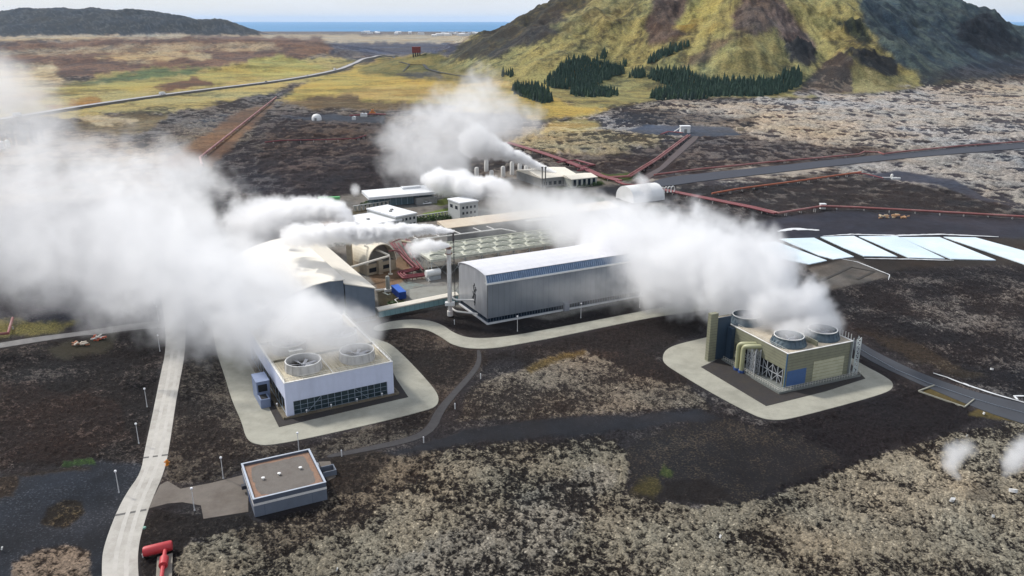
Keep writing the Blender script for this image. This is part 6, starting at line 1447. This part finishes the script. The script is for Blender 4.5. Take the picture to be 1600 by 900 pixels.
for q in pool:
    kx, ky = int(q[0] // 3.4), int(q[1] // 3.4)
    if (kx, ky) in cell_: continue
    cell_[(kx, ky)] = 1; keep.append(q)
meshes = []
for s in range(6):
    o = spruce_mesh(s).build('spruce_tree', [CROWN[s % 3], BARK]); meshes.append(o.data); bpy.data.objects.remove(o)
rr = random.Random(15)
for q in keep[:300]:
    o = bpy.data.objects.new('spruce_tree', rr.choice(meshes)); col.objects.link(o); o.location = (q[0], q[1], float(land(q[0], q[1])) - .3); s = rr.uniform(.55, 1.35); o.scale = (s * rr.uniform(.9, 1.4), s * rr.uniform(.9, 1.4), s); o.rotation_euler = (0, 0, rr.uniform(0, 6.28))
    tag(o, 'dark green spruce in the plantation at the foot of the mountain', 'tree', 'spruces of the plantation')
protos = [(np.array([v.co[:] for v in m.vertices]), [tuple(p.vertices) for p in m.polygons], [p.material_index for p in m.polygons]) for m in meshes]
mb = MB()
for q in keep[300:]:
    v, f, mi = rr.choice(protos); s = rr.uniform(.55, 1.35); a = rr.uniform(0, 6.28); ca, sa = math.cos(a), math.sin(a); z0 = float(land(q[0], q[1])) - .3
    vv = np.stack([(v[:, 0] * ca - v[:, 1] * sa) * s * 1.1 + q[0], (v[:, 0] * sa + v[:, 1] * ca) * s * 1.1 + q[1], v[:, 2] * s + z0], -1)
    b = len(mb.v); mb.v += [tuple(x) for x in vv]; mb.f += [tuple(i + b for i in t_) for t_ in f]; mb.m += mi
if mb.v:
    me_ = bpy.data.meshes.new('spruce_forest'); me_.from_pydata(mb.v, [], mb.f); me_.materials.append(CROWN[0]); me_.materials.append(BARK); me_.polygons.foreach_set('material_index', mb.m)
    o = bpy.data.objects.new('spruce_forest', me_); col.objects.link(o); tag(o, 'mass of dark spruces filling the plantation behind the nearer trees', 'forest', kind='stuff')
print('trees', len(keep))
# ------------------------------------------------------------------ steam
def steam(name, label, pts, vox, dens, nscale, amp, cat='steam plume', soft=0.30, seed=0.0, group=None, power=1.0):
    """pts = [(x, y, z, radius, density)] along the drift; a real volume with a density grid"""
    P = [np.array(p, float) for p in pts]; ptsd = []
    for a, b in zip(P[:-1], P[1:]):
        L = np.linalg.norm((b - a)[:3]); n = max(2, int(L / (0.25 * (a[3] + b[3]) / 2)) + 1)
        for i in range(n): ptsd.append(a + (b - a) * i / n)
    ptsd.append(P[-1]); Q = np.array(ptsd)
    me = bpy.data.meshes.new(name); me.vertices.add(len(Q)); me.vertices.foreach_set('co', Q[:, :3].astype(np.float32).reshape(-1))
    for nm, k in (('rad', 3), ('den', 4)):
        at = me.attributes.new(nm, 'FLOAT', 'POINT'); at.data.foreach_set('value', Q[:, k].astype(np.float32))
    o = bpy.data.objects.new(name, me); col.objects.link(o)
    lo = (Q[:, :3] - Q[:, 3:4] * 1.15).min(0); hi = (Q[:, :3] + Q[:, 3:4] * 1.15).max(0); lo[2] = max(lo[2], 0.3)
    ng = bpy.data.node_groups.new(name, 'GeometryNodeTree')
    ng.interface.new_socket('Geometry', in_out='INPUT', socket_type='NodeSocketGeometry')
    ng.interface.new_socket('Geometry', in_out='OUTPUT', socket_type='NodeSocketGeometry')
    N = ng.nodes; L = ng.links
    gi = N.new('NodeGroupInput'); go = N.new('NodeGroupOutput')
    vc = N.new('GeometryNodeVolumeCube')
    vc.inputs['Min'].default_value = lo; vc.inputs['Max'].default_value = hi
    for k, ax in enumerate('XYZ'): vc.inputs['Resolution ' + ax].default_value = int(max(8, (hi[k] - lo[k]) / vox))
    pos = N.new('GeometryNodeInputPosition')
    # two scales of noise shift the sampling place, so that the outline billows
    n1 = N.new('ShaderNodeTexNoise'); n1.inputs['Scale'].default_value = nscale; n1.inputs['Detail'].default_value = 7
    n1.inputs['Roughness'].default_value = 0.68; n1.inputs['Distortion'].default_value = 0.6
    off = N.new('ShaderNodeVectorMath'); off.operation = 'ADD'; off.inputs[1].default_value = (seed * 37.1, seed * 11.7, -seed * 5.3)
    L.new(pos.outputs[0], off.inputs[0]); L.new(off.outputs[0], n1.inputs['Vector'])
    pr = N.new('GeometryNodeProximity'); pr.target_element = 'POINTS'; L.new(gi.outputs[0], pr.inputs[0]); L.new(pos.outputs[0], pr.inputs['Sample Position'] if 'Sample Position' in pr.inputs else pr.inputs['Source Position'])
    sn = N.new('GeometryNodeSampleNearest'); sn.domain = 'POINT'; L.new(gi.outputs[0], sn.inputs[0]); L.new(pos.outputs[0], sn.inputs['Sample Position'])
    def samp(nm):
        si = N.new('GeometryNodeSampleIndex'); si.data_type = 'FLOAT'; si.domain = 'POINT'
        na = N.new('GeometryNodeInputNamedAttribute'); na.data_type = 'FLOAT'; na.inputs['Name'].default_value = nm
        L.new(gi.outputs[0], si.inputs['Geometry']); L.new(na.outputs[0], si.inputs['Value']); L.new(sn.outputs[0], si.inputs['Index'])
        return si.outputs[0]
    def M(op, a, b=0.0, clamp=False):
        n = N.new('ShaderNodeMath'); n.operation = op; n.use_clamp = clamp
        for i, x in enumerate((a, b)):
            if isinstance(x, (int, float)): n.inputs[i].default_value = x
            else: L.new(x, n.inputs[i])
        return n.outputs[0]
    core = M('SUBTRACT', 1.0, M('DIVIDE', pr.outputs['Distance'], samp('rad')))
    n2 = N.new('ShaderNodeTexNoise'); n2.inputs['Scale'].default_value = nscale * 4.3; n2.inputs['Detail'].default_value = 4
    n2.inputs['Roughness'].default_value = 0.6; n2.inputs['Distortion'].default_value = 0.4; L.new(off.outputs[0], n2.inputs['Vector'])
    c = M('ADD', core, M('MULTIPLY', M('SUBTRACT', n1.outputs[0], 0.5), amp))
    c = M('ADD', c, M('MULTIPLY', M('SUBTRACT', n2.outputs[0], 0.5), amp * 0.42))
    c = M('MULTIPLY', M('SUBTRACT', c, 0.12), 1.0 / soft, True)
    if power != 1.0: c = M('POWER', c, power)
    edge = M('MULTIPLY', M('ADD', core, 0.12), 12.0, True)      # nothing outside the drift itself
    d = M('MULTIPLY', M('MULTIPLY', c, samp('den')), edge)
    L.new(M('MULTIPLY', d, dens), vc.inputs['Density'])
    sm = N.new('GeometryNodeSetMaterial'); sm.inputs['Material'].default_value = STEAM
    L.new(vc.outputs[0], sm.inputs[0]); L.new(sm.outputs[0], go.inputs[0])
    md = o.modifiers.new('steam', 'NODES'); md.node_group = ng
    me.materials.append(STEAM)
    return tag(o, label, cat, group, 'stuff')
STEAM = bpy.data.materials.new('steam'); STEAM.use_nodes = True
t_ = STEAM.node_tree; t_.nodes.clear()
o_ = t_.nodes.new('ShaderNodeOutputMaterial'); pv = t_.nodes.new('ShaderNodeVolumePrincipled')
pv.inputs['Color'].default_value = (0.995, 0.995, 0.998, 1); pv.inputs['Density'].default_value = 1.0; pv.inputs['Anisotropy'].default_value = 0.3
t_.links.new(pv.outputs[0], o_.inputs['Volume'])
def W3(px, py, y, r, d=1.0):
    """a steam knot seen at (px, py) standing y metres away"""
    a = (px - 800) / FPX; b = (450 - py) / FPX
    s = y / (CP + b * SP)
    return (a * s, y, max(HC + (-SP + b * CP) * s, 1.0), r, d)

def sline(name, label, pts, *a, **k): return steam(name, label, [W3(*p) for p in pts], *a, **k)
sline('steam', 'huge white steam cloud drifting left from the pale blue cooling tower',
      [(484, 556, 172, 4.2, .6), (556, 540, 178, 4.5, .65), (580, 507, 196, 5, 1.1), (530, 515, 190, 9, 2.1), (460, 513, 196, 12, 2.1), (375, 470, 214, 22, 1.4), (265, 398, 240, 32, .78), (140, 355, 262, 38, .38), (0, 345, 280, 43, .24), (-120, 315, 300, 47, .25)],
      0.95, 0.068, 0.05, 2.7, seed=1, soft=.42, power=1.1)
sline('steam', 'white steam cloud streaming up and away from the olive cooling tower',
      [(1232, 516, 199, 4.5, 1.6), (1292, 507, 205, 5.5, 2.2), (1262, 488, 209, 11, 2.6), (1200, 494, 213, 12, 2.3), (1195, 466, 219, 17, 1.8), (1150, 440, 228, 19, 1.4), (1065, 408, 247, 21, 1.15), (985, 380, 268, 17, .9), (910, 352, 290, 13, .55), (850, 330, 315, 11, .4), (790, 312, 340, 10, .35)],
      0.85, 0.14, 0.065, 2.2, seed=2, soft=.36, power=1.0)
sline('steam', 'grey white steam billow rising behind the plant towards the grass plain',
      [(725, 292, 425, 9, 1.3), (695, 258, 430, 20, 1.0), (650, 228, 440, 26, .7), (700, 205, 445, 27, .85), (750, 178, 455, 26, 1.0), (795, 190, 465, 20, .9), (828, 192, 470, 12, .7)],
      1.3, 0.052, 0.045, 2.5, seed=3, soft=.45, power=1.0)
sline('steam', 'narrow bright steam jet blowing left from the mast top', [(708, 361, 243, .5, 3), (690, 360, 244, 1.3, 2.2), (660, 358, 246, 2.0, 1.6), (620, 361, 249, 3.0, 1.2), (580, 365, 252, 3.8, .95), (540, 364, 254, 4.2, .65), (500, 366, 256, 4.6, .38), (455, 368, 257, 5.0, .15)],
      0.34, 2.2, 0.38, 1.8, seed=4, soft=.35)
sline('steam', 'thin short steam wisp leaving the white exhaust stack', [(702, 384, 243, .6, 1.6), (688, 383, 246, 1.7, 1.0), (668, 384, 250, 2.8, .7), (648, 388, 254, 3.4, .4)],
      0.34, 1.3, 0.4, 1.8, seed=5, soft=.5)
sline('steam', 'curling bright steam jet left of the office blocks', [(546, 362, 300, 1.2, 2), (545, 345, 303, 3.0, 1.6), (530, 330, 308, 4.6, 1.3), (500, 328, 314, 6, 1.0), (465, 336, 322, 8.5, .65), (430, 344, 330, 11, .35), (390, 352, 338, 14, .22)],
      0.7, 1.0, 0.16, 1.6, seed=6, soft=.5)
sline('steam', 'bright steam jet over the roof of the white gabled hall', [(868, 270, 468, .8, 3), (850, 263, 470, 2.2, 2), (825, 252, 473, 3.4, 1.6), (800, 243, 476, 4.8, 1.2), (775, 232, 480, 7, .9), (745, 222, 485, 12, .6)],
      0.7, 1.4, 0.14, 1.5, seed=7, soft=.45)
sline('steam', 'bright puffing steam bank behind the square white building', [(790, 296, 372, 5, .9), (765, 290, 378, 6.5, 1.1), (742, 293, 384, 5.5, 1.1), (720, 288, 392, 7.5, 1.0), (690, 283, 400, 7.5, 1.0), (668, 280, 410, 5.0, .8)],
      0.9, 0.9, 0.11, 1.6, seed=8, soft=.4)
sline('steam', 'thin steam veil lying over the condenser deck and beige hall', [(930, 392, 268, 9, .8), (870, 345, 300, 12, .8), (800, 330, 325, 13, .7), (750, 345, 310, 9, .5), (900, 328, 350, 11, .7), (830, 308, 385, 10, .7)],
      1.6, 0.05, 0.08, 1.8, seed=9, soft=.8)
sline('steam', 'small steam puff rising from the mossy lava, left of the two at right', [(1497, 745, 141, .8, 1.2), (1485, 728, 143, 2.4, 1.0), (1490, 708, 146, 2.6, .8), (1512, 700, 150, 2.4, .45)],
      0.35, 0.55, 0.45, 2.0, seed=10, soft=.7)
sline('steam', 'small steam puff rising from the mossy lava at the right edge', [(1570, 742, 142, .8, 1.0), (1578, 728, 143, 2.4, 1.0), (1592, 710, 146, 3.0, .9), (1606, 695, 149, 3, .7)],
      0.35, 0.55, 0.45, 2.0, seed=11, soft=.7)
sline('steam', 'faint steam wisps drifting over the switchyard at the left edge', [(110, 228, 520, 16, .5), (60, 190, 530, 26, .8), (20, 150, 540, 26, .9), (-40, 125, 550, 30, .8)],
      3.0, 0.045, 0.03, 1.8, seed=12, soft=.8)
sline('steam', 'small steam puff at the hangar store near the pipe loops', [(1012, 300, 372, 2.5, 1.0), (1006, 288, 375, 4.0, 1.0), (1000, 278, 380, 3.5, .6)],
      0.7, 0.3, 0.2, 1.8, seed=13, soft=.6)
sline('steam', 'thin veil of steam drifting past the front wall of the metal turbine hall',
      [(1010, 450, 240, 9, .9), (950, 452, 243, 8, .7), (880, 458, 240, 7, .6), (820, 455, 238, 5, .4)],
      0.8, 0.05, 0.14, 2.2, seed=15, soft=.7)
sline('steam', 'small steam puff beside the pale pavilion roof', [(556, 300, 395, 2.5, 1.0), (554, 294, 398, 3.5, .7)],
      0.7, 0.3, 0.2, 1.8, seed=14, soft=.6)

# ------------------------------------------------------------------ air
mb = MB(); mb.box(-50000, -3000, -13, 50000, 64000, 330)
HAZE = bpy.data.materials.new('haze'); HAZE.use_nodes = True
t_ = HAZE.node_tree; t_.nodes.clear(); o_ = t_.nodes.new('ShaderNodeOutputMaterial'); pv = t_.nodes.new('ShaderNodeVolumePrincipled')
pv.inputs['Color'].default_value = (0.62, 0.80, 1.0, 1); pv.inputs['Density'].default_value = 0.000016
t_.links.new(pv.outputs[0], o_.inputs['Volume'])
tag(mb.build('haze', HAZE), kind='stuff')
